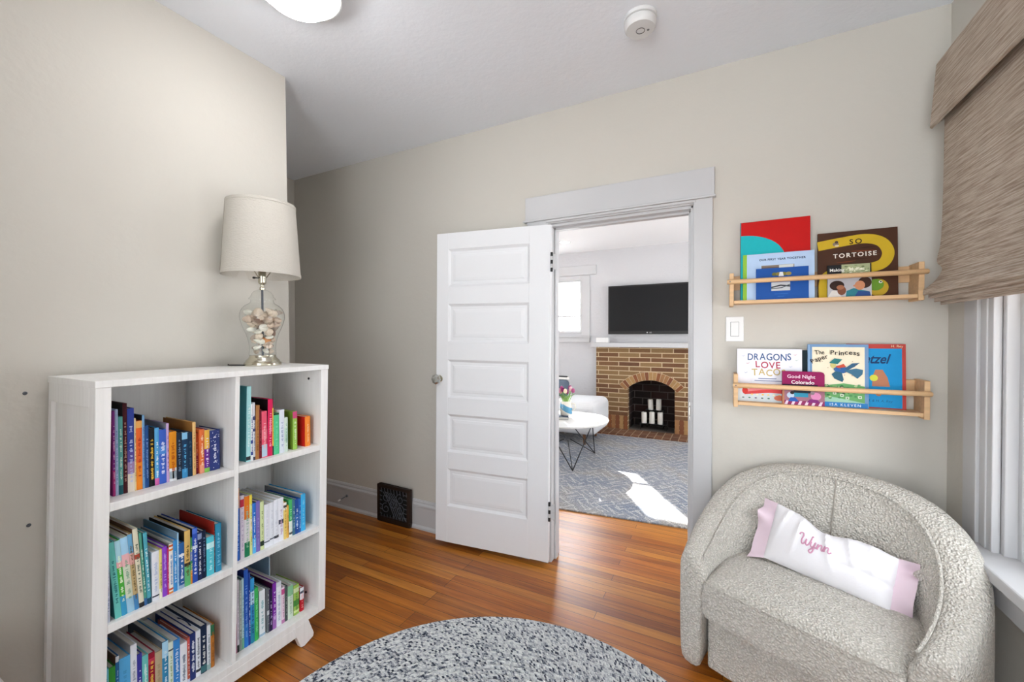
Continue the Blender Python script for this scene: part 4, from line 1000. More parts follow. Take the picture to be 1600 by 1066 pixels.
picture_book(.4760, .672, 1.326, ZL, 2.2605, .010, 2.6, 'b8423c', 'turquoise blue picture book with red border at the right of lower ledge', art_pretzel, 'b8423c')
picture_book(.300, .348, 1.296, ZL, 2.262, .006, 2.6, '20343c', 'dark green book peeking out between the white and blue bordered books', lambda a, w, h: a.rect(0, 0, w, h, '20343c'))

# light switch
sw = empty('light_switch', (.0465, BY, 1.395), (0, 0, 0), 'white rocker light switch between the two ledges', 'switch')
MB().box(-.039, .039, -.006, 0, -.061, .061).build('plate', M_plastic, sw, bevel=.003)
ro = MB(); ro.prism([(-.004, -.034), (-.008, -.034), (-.0105, .034), (-.004, .034)], 'x', -.017, .017); ro.build('rocker', M_plastic, sw, bevel=.001)
gp = MB(); gp.box(-.0185, .0185, -.0064, -.005, -.0355, .0355); gp.build('gap_shade', mat('switch_gap_shade', (120, 120, 120), .6), sw)  # grey plate paints the shade in the gap around the rocker

# floor register and door stop, wall anchors
def make_register():
    x0, x1, yf, z1 = -2.285, -1.972, BY - .052, .272
    root = empty('floor_register', ((x0 + x1) / 2, BY, 0), (0, 0, 0), 'dark bronze scrollwork air register standing against the baseboard', 'vent')
    cx = (x0 + x1) / 2; hw = (x1 - x0) / 2; yb = yf - BY
    f = MB(); fw = .024
    f.box(-hw, -hw + fw, yb, -.0225, 0, z1).box(hw - fw, hw, yb, -.0225, 0, z1).box(-hw + fw, hw - fw, yb, -.0225, z1 - fw, z1).box(-hw + fw, hw - fw, yb, -.0225, 0, fw + .012)
    f.build('frame', M_bronze, root, bevel=.005)
    MB().box(-hw + fw, hw - fw, yb + .02, -.0225, fw, z1 - fw).build('hollow_shade', M_dark, root)  # near-black block standing in for the shaded hollow behind the grille
    g = MB(); ix, iz0, iz1 = hw - fw, fw + .012, z1 - fw; y = yb + .008; r = .0026
    for k in range(9):
        x = -ix + (k + .5) * 2 * ix / 9; g.tube([(x, y, iz1), (x + .006, y, iz1 - .035)], r, 6); g.tube([(x, y, iz0), (x - .004, y, iz0 + .018)], r, 6)
    for k in range(6):
        z = iz0 + (k + .7) * (iz1 - iz0) / 6.5; g.tube([(ix, y, z), (ix - .04, y, z + .002)], r, 6); g.tube([(-ix, y, z), (-ix + .02, y, z - .004)], r, 6)
    for cxx, cz, s in ((-.075, .18, 1), (-.075, .10, -1), (.06, .185, -1), (.06, .11, 1), (-.01, .14, 1)):
        P = [(cxx + s * (.010 + .0042 * t) * math.cos(t), y, cz + (.010 + .0036 * t) * math.sin(t)) for t in [k * .38 for k in range(22)]]; g.tube(P, r, 6)
    for dx in (-.04, -.02, 0, .02, .04, .06):
        P = smooth_path([(dx - .06, y - .001, iz1 - .03), (dx - .02, y - .001, .17), (dx + .01, y - .001, .12), (dx + .05, y - .001, iz0 + .01)], 6); P = [p for p in P if abs(p.x) < ix]; g.tube(P, r, 6)
    g.build('grille', M_iron, root)
    l = MB(); l.box(hw - .004, hw + .016, yb - .010, yb + .004, .030, .038); l.build('lever', M_bronze, root, bevel=.001)
make_register()
ds = empty('door_stop', (-2.64, BY - .016, .105), (0, 0, 0), 'small metal door stop screwed into the baseboard', 'door stop')
d = MB(); d.lathe([(0, 0), (.010, 0), (.010, .004), (.004, .007), (.004, .055), (0, .055)], 12); d.xf(lambda x, y, z: (x - z * .35, -z, y - z * .35)); d.build('rod', M_iron, ds)
d = MB(); d.lathe([(0, .05), (.007, .05), (.007, .066), (0, .067)], 12); d.xf(lambda x, y, z: (x - z * .35, -z, y - z * .35)); o = d.build('tip', M_plastic, ds); meta(o, 'white rubber tip')
for z, y, lab in ((1.177, .466, 'small dark wall anchor left of the bookcase top'), (.744, .470, 'small dark wall anchor low on the wall left of bookcase')):
    a = MB(); a.lathe([(0, 0), (.006, 0), (.004, .003), (0, .003)], 10); a.xf(lambda x, yy, zz: (LX + zz, y + x, z + yy)); meta(a.build('wall_anchor', M_iron), lab, 'wall anchor', 'wall anchors beside the bookcase')

# ------------------------------------------------------------------ ceiling light and smoke alarm
cl = empty('ceiling_light', (-1.40, 1.00, CZ), (0, 0, 0), 'glowing white glass ceiling light at the top edge', 'ceiling light')
gm = NT('glowing_opal_glass'); gm.b.inputs['Base Color'].default_value = (.95, .94, .9, 1); gm.b.inputs['Emission Color'].default_value = (1, .99, .985, 1); gm.b.inputs['Emission Strength'].default_value = 13.5
MB().lathe([(0, 0), (.128, 0), (.134, -.030), (.150, -.040), (.152, -.066), (.146, -.068), (.142, -.046), (0, -.040)], 48).build('canopy', M_plastic, cl)
MB().lathe([(.1415, -.050), (.141, -.064), (.130, -.075), (.122, -.084), (.108, -.102), (.084, -.118), (.046, -.128), (0, -.131)], 48, cap=False).build('glass_shade', gm.m, cl)
sm = empty('smoke_alarm', (-.318, 1.80, CZ), (0, 0, 0), 'round white smoke alarm on the ceiling', 'smoke alarm')
MB().lathe([(0, 0), (.066, 0), (.066, -.014), (.062, -.016), (0, -.016)], 48).build('base', M_plastic, sm)
MB().lathe([(0, -.015), (.0595, -.015), (.0595, -.021), (0, -.021)], 48).build('vent_gap', mat('vent_gap', (60, 60, 62), .8), sm)
MB().lathe([(0, -.020), (.064, -.020), (.065, -.023), (.062, -.046), (.057, -.052), (0, -.054)], 48).build('cover', M_plastic, sm)
rg = MB(); rg.tube([(.0 + .017 * math.cos(2 * PI * k / 28), .004 + .017 * math.sin(2 * PI * k / 28), -.0542) for k in range(28)], .0013, 6, closed=True); rg.build('button_ring', mat('alarm_ring', (90, 90, 92), .5), sm)
dt = MB(); dt.lathe([(0, -.0535), (.005, -.0535), (.005, -.0548), (0, -.0548)], 12); dt.xf(lambda x, y, z: (x + .030, y + .012, z)); dt.build('indicator', mat('alarm_dot', (110, 110, 112), .5), sm)

# ------------------------------------------------------------------ roman shade
def make_shade():
    root = empty('roman_shade', (RX, 1.35, 2.2), (0, 0, 0), 'tan woven roman shade with valance hanging over the window', 'window shade')
    ox, oy, oz = -RX, -1.35, -2.2; L = lambda m: m.xf(lambda x, y, z: (x + ox, y + oy, z + oz))
    y1, y0 = 2.155, .84
    v = MB()
    v.prism([(.705, 2.165), (.712, 2.160), (.728, 2.40), (.722, 2.405)], 'y', y0 - .01, y1 + .012)
    v.prism([(.708, 2.163), (.80, 2.22), (.80, 2.395), (.725, 2.40)], 'y', y1 + .006, y1 + .012)
    L(v).build('valance', M_shade, root)
    h = MB().box(.724, .80, y0, y1, 2.375, 2.398); L(h).build('head_rail', M_trim, root)
    # hanging panel: left edge wanders, lower part billows and gathers
    m = MB()
    prof = [(.742, 2.37), (.742, 2.1), (.741, 1.85), (.738, 1.72), (.733, 1.65), (.735, 1.615), (.722, 1.575), (.698, 1.545), (.692, 1.528)]
    edge = [0, .0, .004, .008, .020, -.012, .0, .010, .012]
    pr = smooth_path([(a, z, e) for (a, z), e in zip(prof, edge)], 6)
    n = len(pr); ny = 12
    def f(u, w): p = pr[int(round(w * (n - 1)))]; ye = y1 + p.z * 1.2; return (p.x + .004 * math.sin(u * 9) * w, ye + (y0 - ye) * u, p.y)
    m.grid(f, ny, n); nv = len(m.v)
    m.add([(x + .004, y, z) for x, y, z in m.v], list(m.f), None, True)
    L(m).build('panel', M_shade, root)
    for k, (x, z, e) in enumerate(((.692, 1.523, .012), (.704, 1.508, .0), (.716, 1.494, -.012), (.728, 1.482, -.03))):
        g = MB(); P = [(x, z + .022), (x - .003, z + .010), (x - .003, z - .003), (x, z - .006), (x + .003, z - .003), (x + .004, z + .022)]
        g.prism(P, 'y', y0, y1 + e); L(g).build('fold', M_shade, root, bevel=.002)
make_shade()

# ------------------------------------------------------------------ armchair
CH = Vector((.204, 1.661, 0)); E1 = Vector((.909, -.416, 0)).normalized(); E2 = Vector((.416, .909, 0)).normalized()
def make_chair():
    ang = math.atan2(E1.y, E1.x)
    root = empty('armchair', CH, (0, 0, ang), 'cream boucle barrel armchair under the picture ledges', 'armchair')
    out = [(-.392, 0), (-.420, .10), (-.438, .24), (-.425, .37), (-.362, .478), (-.236, .568), (0, .612)]
    inn = [(-.300, 0), (-.316, .10), (-.325, .22), (-.308, .325), (-.256, .410), (-.155, .472), (0, .497)]
    hts = [.492, .518, .575, .655, .728, .778, .797]
    def full(L): return L + [(-x, y) for x, y in L[-2::-1]]
    O = smooth_path([(x, y, h) for (x, y), h in zip(full(out), hts + hts[-2::-1])], 6)
    I = smooth_path([(x, y, h) for (x, y), h in zip(full(inn), hts + hts[-2::-1])], 6)
    n = len(O)
    def sect(k):
        o, i, h = O[k], I[k], O[k].z; d = (i - o); d.z = 0; q = d.normalized(); w = d.length
        z = lambda t, zz: (o.x + d.x * t, o.y + d.y * t, zz)
        bl = (h - .42) * .22        # the inner face leans in towards the seat
        return [z(.14, .03), z(.03, .06), z(.0, .20), z(.0, h * .6), z(.0, h - .06), z(.03, h - .028), z(.13, h - .008), z(.32, h + .002), z(.60, h - .002), z(.82, h - .012), z(.95, h - .030), z(1.0, h - .058), z(1.0 + bl * .6 / w, .5 * (h + .42) - .02), z(1.0 + bl / w, .40), z(1.0, .30), z(.92, .05), z(.8, .03)]
    s = MB(); rows = [sect(k) for k in range(n)]; m = len(rows[0]); vs = sum(rows, [])
    fs = [(k * m + j, k * m + (j + 1) % m, (k + 1) * m + (j + 1) % m, (k + 1) * m + j) for k in range(n - 1) for j in range(m)]
    s.add(vs, fs, None, True)
    # rounded arm fronts
    for k, sg in ((0, -1), (n - 1, -1)):
        base = [Vector(v) for v in rows[k]]; c = sum(base, Vector()) / m; rr = [base]
        for sc, dy in ((.97, -.012), (.90, -.020), (.6, -.024), (.05, -.025)): rr.append([c + (b - c) * sc + Vector((0, dy, 0)) for b in base])
        vs = [tuple(v) for r_ in rr for v in r_]; s.add(vs, [(a * m + j, a * m + (j + 1) % m, (a + 1) * m + (j + 1) % m, (a + 1) * m + j) for a in range(4) for j in range(m)], None, True)
        s.add(vs[-m:], [tuple(range(m))], None, True)
    s.build('shell', M_boucle, root, sub=1)
    # piping along the inner and outer edges of the top band
    M_pipe = M_boucle
    p = MB(); p.tube([(Vector(rows[k][10]) + Vector((0, 0, .007))) for k in range(1, n - 1)], .0050, 8); p.build('piping', M_pipe, root)
    # vertical seams in the inner back
    sm = MB()
    for kk in (n // 2, ):
        sm.tube([Vector(rows[kk][j]) + Vector((.0, -.0005, 0)) for j in (10, 11, 12, 13)], .0028, 6)
    sm.build('back_seam', mat('boucle_seam', (158, 152, 142), .95), root)
    # seat cushion (crowned top, rounded nose)
    def pillow_block(name, w0, w1, d0, d1, z0, z1, r, crown):
        b = MB(); N = 20
        def half(t):     # half width at depth fraction
            d = d0 + (d1 - d0) * t
            if d < .22: return w0 + (w1 - w0) * d / .22
            tt = min(1, (d - .22) / (d1 - .22 + .01)); return w1 * math.sqrt(max(0.02, 1 - tt ** 2.4))
        def sec(t):
            hw = half(t); d = d0 + (d1 - d0) * t; nose = 1.0
            e = min(1, t / .10); pz = r * (1 - math.sqrt(max(0, 1 - (1 - e) ** 2)))
            P = []
            for (fx, fz) in ((-1, .12), (-1, .5), (-1, .82), (-.965, .95), (-.88, 1.0), (-.5, 1.0), (0, 1.0), (.5, 1.0), (.88, 1.0), (.965, .95), (1, .82), (1, .5), (1, .12), (.95, .0), (0, 0), (-.95, 0)):
                zz = z0 + (z1 - z0) * fz
                if fz > .8: zz += crown * (1 - fx * fx) * math.sin(PI * min(1, .15 + t * .8)) - pz
                if fz < .3: zz += pz
                P.append((fx * hw, d, zz))
            return P
        ts = [0, .012, .035, .07, .12, .2, .3, .42, .54, .66, .78, .88, .95, 1]
        rows2 = [sec(t) for t in ts]; mm = len(rows2[0]); vs = sum(rows2, [])
        b.add(vs, [(k * mm + j, k * mm + (j + 1) % mm, (k + 1) * mm + (j + 1) % mm, (k + 1) * mm + j) for k in range(len(ts) - 1) for j in range(mm)], None, True)
        b.add(rows2[0], [tuple(range(mm))], None, True); b.add(rows2[-1], [tuple(range(mm))], None, True)
        return b.build(name, M_boucle, root, sub=1)
    seat = pillow_block('seat_cushion', .299, .326, -.030, .46, .240, .418, .03, .022)
    pp = MB()
    pp.tube(smooth_path([(-.305, .16, .415), (-.297, .04, .414), (-.276, -.020, .402), (-.15, -.029, .402), (0, -.030, .404), (.15, -.029, .402), (.276, -.020, .402), (.297, .04, .414), (.305, .16, .415)], 5), .0042, 8)
    pp.build('piping', M_boucle, seat)
    fr = MB(); fr.box(-.302, .302, .034, .14, .03, .245); fr.build('front_panel', M_boucle, root, bevel=.012, seg=3)
    bs = MB(); bs.lathe([(0, 0), (.24, 0), (.24, .028), (0, .032)], 40, c=(0, .31, 0)); o = bs.build('swivel_base', M_black, root)
    return root
make_chair()

# lumbar pillow leaning in the chair
def make_pillow():
    ang = math.atan2(E1.y, E1.x)
    c = CH + E1 * .010 + E2 * .272
    root = empty('lumbar_pillow', (c.x, c.y, .432), (0, 0, ang), 'white lumbar pillow with pink flanges and stitched pink name', 'pillow')
    root.rotation_euler = (R(-30), R(3.5), ang)
    W, H = .196, .228
    def puff(x, z):
        a = max(0, 1 - (abs(x) / W) ** 2.6); b = max(0, 1 - (abs(z / H * 2 - 1)) ** 2.2); return .058 * (a * b) ** .55
    def wr(x, z): # soft creases running down from the top edge
        q = 0
        for cx, sl, am in ((-.085, .10, .014), (-.01, -.25, .016), (.055, -.3, .013), (-.14, .2, .011), (.12, -.2, .010)):
            q += am * math.exp(-((x - cx - sl * (z - H)) / .009) ** 2) * max(0, z / H) ** 1.5
        return q - .006 * math.exp(-((z - .10) / .012) ** 2) * (x > .05)
    def topz(x): return H * (1 - .10 * (x / W + 1)) * (1 - .14 * max(0, math.cos(x * 16 + .3)) * (1 - (x / W) ** 2) + .03 * math.sin(x * 60) * .3)
    b = MB()
    def fr(u, v): x = -W + 2 * W * u; z = v * H; return (x, -puff(x, z) - wr(x, z), z / H * topz(x))
    def bk(u, v): x = -W + 2 * W * u; z = v * H; return (x, puff(x, z) * .35, z / H * topz(x))
    b.grid(fr, 61, 33).grid(bk, 61, 33)
    b.build('cushion', mat('white_cotton', (236, 234, 238), .85, bump=.15, bscale=120), root)
    for s in (-1, 1):
        f = MB()
        def fl(u, v):
            x = s * (W - .004 + .058 * u); z = v * topz(s * W) * (1 + .10 * u) - .012 * u * (1 - v); return (x, (.020 * math.sin(v * 9 + s) + .012 * math.sin(v * 17)) * u, z - .015 * u * math.sin(v * 7 + 1))
        f.grid(fl, 8, 31); k = list(f.f); f.add([(x, y + .0022, z) for x, y, z in f.v], k, None, True)
        o = f.build('flange', mat('pink_cotton', (226, 204, 216), .85), root, fix=False); meta(o, 'pale pink flange')
    # stitched script name
    S = []
    sc = .0098
    S.append([(-5.2, 3.6), (-4.9, 4.4), (-4.1, 4.5), (-3.8, 3.6), (-4.0, 2.2), (-3.9, .9), (-3.4, .4), (-2.8, 1.2), (-2.4, 2.6), (-2.4, 1.2), (-2.0, .4), (-1.3, 1.0), (-.8, 2.8), (-.7, 4.2), (-.3, 4.4)])
    S.append([(-.6, 2.4), (-.6, 1.0), (-.1, .4), (.5, 1.0), (.8, 2.5), (.7, .6), (.4, -1.2), (-.3, -1.9), (-.8, -1.2), (-.2, -.4), (.8, .3), (1.5, .8), (1.8, 2.2)])
    S.append([(1.8, 2.3), (1.8, .3), (2.1, 1.6), (2.8, 2.3), (3.2, 1.8), (3.2, .8), (3.6, .4), (4.2, 2.3), (4.2, .3), (4.5, 1.6), (5.2, 2.3), (5.6, 1.8), (5.6, .8), (6.0, .4), (6.6, 1.0)])
    t = MB()
    for st in S:
        P = smooth_path([(x * sc * .92 - .035, 0, .100 + z * sc) for x, z in st], 5); Q = []
        for p in P:
            z0 = p.z / topz(p.x) * H; Q.append((p.x, -puff(p.x, z0) - wr(p.x, z0) - .001, p.z))
        t.tube(Q, .0024, 6)
    t.build('stitched_name', mat('pink_thread', (206, 150, 176), .8), root)
make_pillow()

# ------------------------------------------------------------------ braided rug
RC = (-.601, .918); RRAD = .908; BW = .0239
def make_rug():
    m = MB(); n = int(RRAD / BW); seg = 220
    prof = []
    for k in range(n):
        r0 = k * BW
        for t in (.0, .12, .3, .5, .7, .88): prof.append((max(.0005, r0 + BW * t), .003 + .011 * math.sin(PI * t) ** .7))
    prof.append((n * BW, .004)); prof.append((n * BW - .002, .0005))
    m.lathe(prof, seg, c=(RC[0], RC[1], 0), cap=True)
    o = m.build('braided_rug', make_braid(RC[0], RC[1], BW)); meta(o, 'round grey and navy braided rug on the wood floor', 'rug')
make_rug()
# corner of a white bench at the lower left edge
bn = empty('bench', (-1.745, .11, 0), (0, 0, 0), 'white bench corner at the lower left edge', 'bench')
MB().box(-.2, .2, -.45, .235, .43, .46).build('seat', M_trim, bn, bevel=.012, seg=3)
for sx in (-.17, .15):
    for sy in (-.42, .19): MB().box(sx, sx + .03, sy, sy + .03, 0, .43).build('leg', M_trim, bn, bevel=.003)

# ------------------------------------------------------------------ living room beyond the door
FW = LY2
W3 = (-2.82, -1.955, 1.44, 2.25)
FX0, FX1, FZ = -1.275, -.566, 1.01
w = MB().box(LX0, W3[0], FW, FW + .16, 0, 2.75).box(W3[1], FX0, FW, FW + .16, 0, 2.75).box(FX1, LX1, FW, FW + .16, 0, 2.75).box(FX0, FX1, FW, FW + .16, FZ, 2.75).box(W3[0], W3[1], FW, FW + .16, 0, W3[2]).box(W3[0], W3[1], FW, FW + .16, W3[3], 2.75)
struct(w.build('wall_fireside', M_wall2), 'pale grey textured wall around the fireplace', 'wall')
W5 = (2.95, 4.0, .55, 2.2)
w = MB().box(LX0 - .15, LX0, BY + .05, W5[0], 0, 2.72).box(LX0 - .15, LX0, W5[1], FW + .1, 0, 2.72).box(LX0 - .15, LX0, W5[0], W5[1], 0, W5[2]).box(LX0 - .15, LX0, W5[0], W5[1], W5[3], 2.72)
struct(w.build('wall_living_left', M_wall2), 'left wall of the living room', 'wall')
W4 = (2.75, 5.6, .3, 2.45)
w = MB().box(LX1, LX1 + .15, BY + .05, W4[0], 0, 2.72).box(LX1, LX1 + .15, W4[1], FW + .1, 0, 2.72).box(LX1, LX1 + .15, W4[0], W4[1], 0, W4[2]).box(LX1, LX1 + .15, W4[0], W4[1], W4[3], 2.72)
struct(w.build('wall_living_right', M_wall2), 'right wall of the living room', 'wall')
portal('living_portal', (LX1 + .1, (W4[0] + W4[1]) / 2, (W4[2] + W4[3]) / 2), (0, R(90), 0), W4[3] - W4[2], W4[1] - W4[0])
portal('left_portal', (LX0 - .1, (W5[0] + W5[1]) / 2, (W5[2] + W5[3]) / 2), (0, R(-90), 0), W5[3] - W5[2], W5[1] - W5[0])
portal('fireside_portal', ((W3[0] + W3[1]) / 2, FW + .12, (W3[2] + W3[3]) / 2), (R(90), 0, 0), W3[1] - W3[0], W3[3] - W3[2])
def fireside_window():
    x0, x1, z0, z1 = W3; root = empty('window_3'); struct(root, 'small bright casement window left of the television', 'window')
    f = MB(); y = FW
    f.box(x1 + .012, x1 + .14, y - .02, y, z0 - .17, z1 + .04).box(x0 - .14, x0 - .012, y - .02, y, z0 - .17, z1 + .04).box(x0 - .235, x1 + .238, y - .024, y, z1 + .05, z1 + .19)
    f.box(x0, x0 + .014, y, y + .15, z0, z1).box(x1 - .014, x1 + .012, y - .012, y + .15, z0 - .02, z1 + .05).box(x0, x1, y, y + .15, z1 - .014, z1)
    f.build('window_frame', M_trim, root, bevel=.003)
    m0, m1 = -2.56, -2.385          # broad mullion between the two casements
    f = MB().box(m0, m1, y - .012, y + .15, z0, z1 - .014); f.build('mullion', M_trim, root, bevel=.003)
    s = MB(); w_ = .032
    for a, b in ((x0 + .014, m0), (m1, x1 - .014)):
        s.box(a, a + w_, y + .03, y + .07, z0, z1 - .014).box(b - w_ * .4, b, y + .03, y + .07, z0, z1 - .014)
        s.box(a + w_, b - w_ * .4, y + .03, y + .07, z0, z0 + w_ * .6).box(a + w_, b - w_ * .4, y + .03, y + .07, z1 - .014 - w_, z1 - .014)
        s.box(a + w_, b - w_ * .4, y + .038, y + .062, 1.664, 1.690)
        if b == m0: s.box(a + w_, b - w_ * .4, y + .028, y + .036, 2.06, z1 - .014)
    s.build('sash', M_trim, root, bevel=.003)
    MB().box(x0 + .03, m0 - .005, y + .049, y + .051, z0 + .015, z1 - .03).box(m1 + .01, x1 - .02, y + .049, y + .051, z0 + .015, z1 - .03).build('pane', M_pane, root)
    MB().box(x0 - .16, x1 + .15, y - .05, y + .03, z0 - .095, z0 - .07).box(x0 - .14, x1 + .14, y - .022, y, z0 - .17, z0 - .095).box(x0, x1, y - .01, y + .15, z0 - .03, z0 + .003).build('window_sill', M_trim, root, bevel=.003)
    l = MB(); l.box(x1 - .05, x1 + .01, y + .012, y + .03, 1.835, 1.855); l.build('latch', M_chrome, root)
fireside_window()
def plain_window(name, xw, a, sgn, lab):
    y0, y1, z0, z1 = a; root = empty(name); struct(root, lab, 'window')
    xs = sorted((xw, xw + sgn * .15)); f = MB()
    f.box(xs[0], xs[1], y0, y0 + .05, z0, z1).box(xs[0], xs[1], y1 - .05, y1, z0, z1).box(xs[0], xs[1], y0 + .05, y1 - .05, z0, z0 + .05).box(xs[0], xs[1], y0 + .05, y1 - .05, z1 - .05, z1).box(xs[0] + .05, xs[1] - .05, (y0 + y1) / 2 - .03, (y0 + y1) / 2 + .03, z0, z1)
    f.build('window_frame', M_trim, root)
    MB().box(xw + sgn * .073 - .002, xw + sgn * .073 + .002, y0 + .05, y1 - .05, z0 + .05, z1 - .05).build('pane', M_pane, root)
plain_window('added_window_right', LX1, W4, 1, 'large added window out of view lighting the living room from the right')  # extra window added out of view to brighten the living room
plain_window('added_window_left', LX0, W5, -1, 'added window out of view lighting the living room from the left')  # second extra window, also unseen, added for its light

def make_fireplace():
    root = empty('fireplace', (-.92, 6.08, 0), (0, 0, 0), 'tan brick fireplace with arched opening and white mantel', 'fireplace')
    ox, oy = .92, -6.08; L = lambda m: m.xf(lambda x, y, z: (x + ox, y + oy, z))
    Y = 6.08; x0, x1, zt = -1.705, -.135, 1.204; a0, a1, zs, za = -1.241, -.60, .612, .738
    N = 20; cx = (a0 + a1) / 2; hw = (a1 - a0) / 2; s_ = za - zs; rad = (hw * hw + s_ * s_) / (2 * s_); cz = za - rad; al = math.asin(hw / rad)
    arc = [(cx + rad * math.sin(-al + 2 * al * k / N), cz + rad * math.cos(-al + 2 * al * k / N)) for k in range(N + 1)]
    outer = [(x0, 0), (x0, zt), (x1, zt), (x1, 0), (a1, 0)] + arc[::-1] + [(a0, 0)]
    s = MB()
    # split into strips so the face stays simple
    s.box(x0, a0, Y, LY2, 0, zt).box(a1, x1, Y, LY2, 0, zt)
    for k in range(N):
        (xa, z_a), (xb, zb) = arc[k], arc[k + 1]
        s.add([(xa, Y, z_a), (xb, Y, zb), (xb, Y, zt), (xa, Y, zt), (xa, Y + .05, z_a), (xb, Y + .05, zb)], [(0, 1, 2, 3), (0, 4, 5, 1)])
    L(s).build('brick_surround', M_brick, root)
    g = MB(); d = .42     # firebox
    g.box(a0 - .03, a0, Y + .05, Y + d, 0, 1.0).box(a1, a1 + .03, Y + .05, Y + d, 0, 1.0).box(a0 - .03, a1 + .03, Y + d, Y + d + .03, 0, 1.0).box(a0 - .03, a1 + .03, Y + .05, Y + d, .97, 1.0).box(a0, a1, Y + .0, Y + d, -.01, .004)
    L(g).build('firebox', M_firebrick, root)
    jm = MB().box(a0 - .002, a0 + .002, Y - .001, Y + .10, 0, zs).box(a1 - .002, a1 + .002, Y - .001, Y + .10, 0, zs); L(jm).build('jamb_brick', M_brick, root)
    # arch of radial bricks
    nb = 17; a = MB(); ro = rad + .112
    ext = al * 1.13
    a.prism([(cx + r_ * math.sin(t), cz + r_ * math.cos(t)) for r_, ts in ((rad - .001, [-ext + 2 * ext * k / 24 for k in range(25)]), (ro + .006, [ext - 2 * ext * k / 24 for k in range(25)])) for t in ts], 'y', Y - .004, Y - .001, M_mortar)
    for k in range(nb):
        t0 = -ext + 2 * ext * k / nb + .008; t1 = -ext + 2 * ext * (k + 1) / nb - .008
        P = [(cx + r_ * math.sin(t), cz + r_ * math.cos(t)) for r_, t in ((rad + .001, t0), (rad + .001, t1), (ro, t1), (ro, t0))]
        a.prism(P, 'y', Y - .008, Y, M_archbrick[(k * 7 + k // 3) % 4])
    L(a).build('arch', None, root)
    # soldier course of upright bricks at the foot
    for xa, xb in ((x0, a0), (a1, x1)):
        n = 8; so = MB()
        for k in range(n): p = xa + (xb - xa) * k / n; so.box(p + .002, p + (xb - xa) / n - .002, Y - .004, Y, 0, .205, M_archbrick[(k * 3) % 4])
        L(so).build('soldier_course', None, root)
    L(MB().box(-1.743, -.10, 5.945, LY2 - .001, 1.204, 1.266)).build('mantel', M_trim, root, bevel=.003)
    L(MB().box(-1.72, -.12, 5.70, Y, 0.0005, .012)).build('hearth', M_hearth, root)
    return root
make_fireplace()
# candles on a two tier iron stand
cs = empty('candle_stand', (-.9, 6.28, .004), (0, 0, 0), 'black iron candle stand inside the fireplace', 'candle stand')
st = MB(); st.box(-.19, .18, -.10, .06, .085, .092).box(-.13, .12, .04, .14, .262, .27)
for x in (-.18, .17):
    for y in (-.09, .05): st.tube([(x, y, 0), (x, y, .088)], .006, 8)
for x in (-.12, .11): st.tube([(x, .12, 0), (x, .12, .265)], .006, 8)
st.build('tiers', M_black, cs)
M_wax = mat('candle_wax', (236, 233, 226), .5)
for x, y, z, h, t, lab in ((-1.035, 6.235, .0965, .155, 0, 'left white pillar candle on the lower tier'), (-.925, 6.235, .0965, .165, 0, 'middle white pillar candle on the lower tier'), (-.810, 6.235, .0965, .168, 0, 'right white pillar candle on the lower tier'),
                       (-.962, 6.37, .2745, .150, -3, 'left tilted white pillar candle on the upper tier'), (-.850, 6.37, .2745, .160, 1.5, 'right white pillar candle on the upper tier')):
    c = empty('pillar_candle', (x, y, z), (0, R(t), 0), lab, 'candle', 'candles in the fireplace')
    MB().lathe([(0, 0), (.037, 0), (.038, .004), (.038, h - .006), (.034, h), (.02, h - .006), (0, h - .008)], 24).build('wax', M_wax, c)
    k = MB(); k.tube([(0, 0, h - .008), (.002, 0, h + .006)], .0018, 6); k.build('wick', M_black, c)
tv = empty('television', (-.92, 6.05, 1.39), (0, 0, 0), 'black flat screen television above the mantel', 'television')
MB().box(-.598, .602, -.0, .05, 0, .705).build('housing', mat('tv_black', (14, 14, 16), .35), tv, bevel=.004)
MB().box(-.578, .582, -.003, 0, .045, .685).build('screen', mat('tv_screen', (17, 18, 21), .4, spec=.25), tv)
la = Art(-.0005); la.ell(-.045, .024, .009, .009, 'c4c4c8'); la.text('LG', .0, .016, .024, 'c4c4c8', bold=.01); lg = la.build(tv, 'logo')
MB().box(-.3, .3, .05, .079, .2, .5).build('wall_bracket', M_black, tv)
bx = empty('set_top_box', (-1.585, 6.0, 1.2665), (0, 0, 0), 'small white box at the left end of the mantel', 'box')
MB().box(-.09, .09, -.045, .045, 0, .075).build('body', M_plastic, bx, bevel=.006); MB().box(.045, .047, -.0455, .0, .005, .07).build('seam', mat('box_seam', (190, 185, 185), .5), bx)
dl = empty('recessed_light', (-1.95, 5.38, CZ2), (0, 0, 0), 'small recessed downlight in the living room ceiling', 'ceiling light')
MB().lathe([(.075, 0), (.085, -.004), (.075, -.006), (.06, -.002)], 28, cap=False).build('trim_ring', M_plastic, dl)
em = NT('downlight_glow'); em.b.inputs['Emission Color'].default_value = (1, .97, .9, 1); em.b.inputs['Emission Strength'].default_value = 12
MB().lathe([(0, -.003), (.064, -.003)], 28, cap=False).build('lens', em.m, dl)

# living rug
rg = MB(); P = [(-3.1, 2.83), (1.0, 3.265), (1.0, 5.72), (-3.1, 5.60)]
rg.prism([(-3.05, 2.84), (.95, 3.25), (.95, 5.685), (-3.05, 5.60)], 'z', .0, .012)
meta(rg.build('area_rug', make_living_rug(), bevel=.003), 'faded blue grey patterned rug in the living room', 'rug')

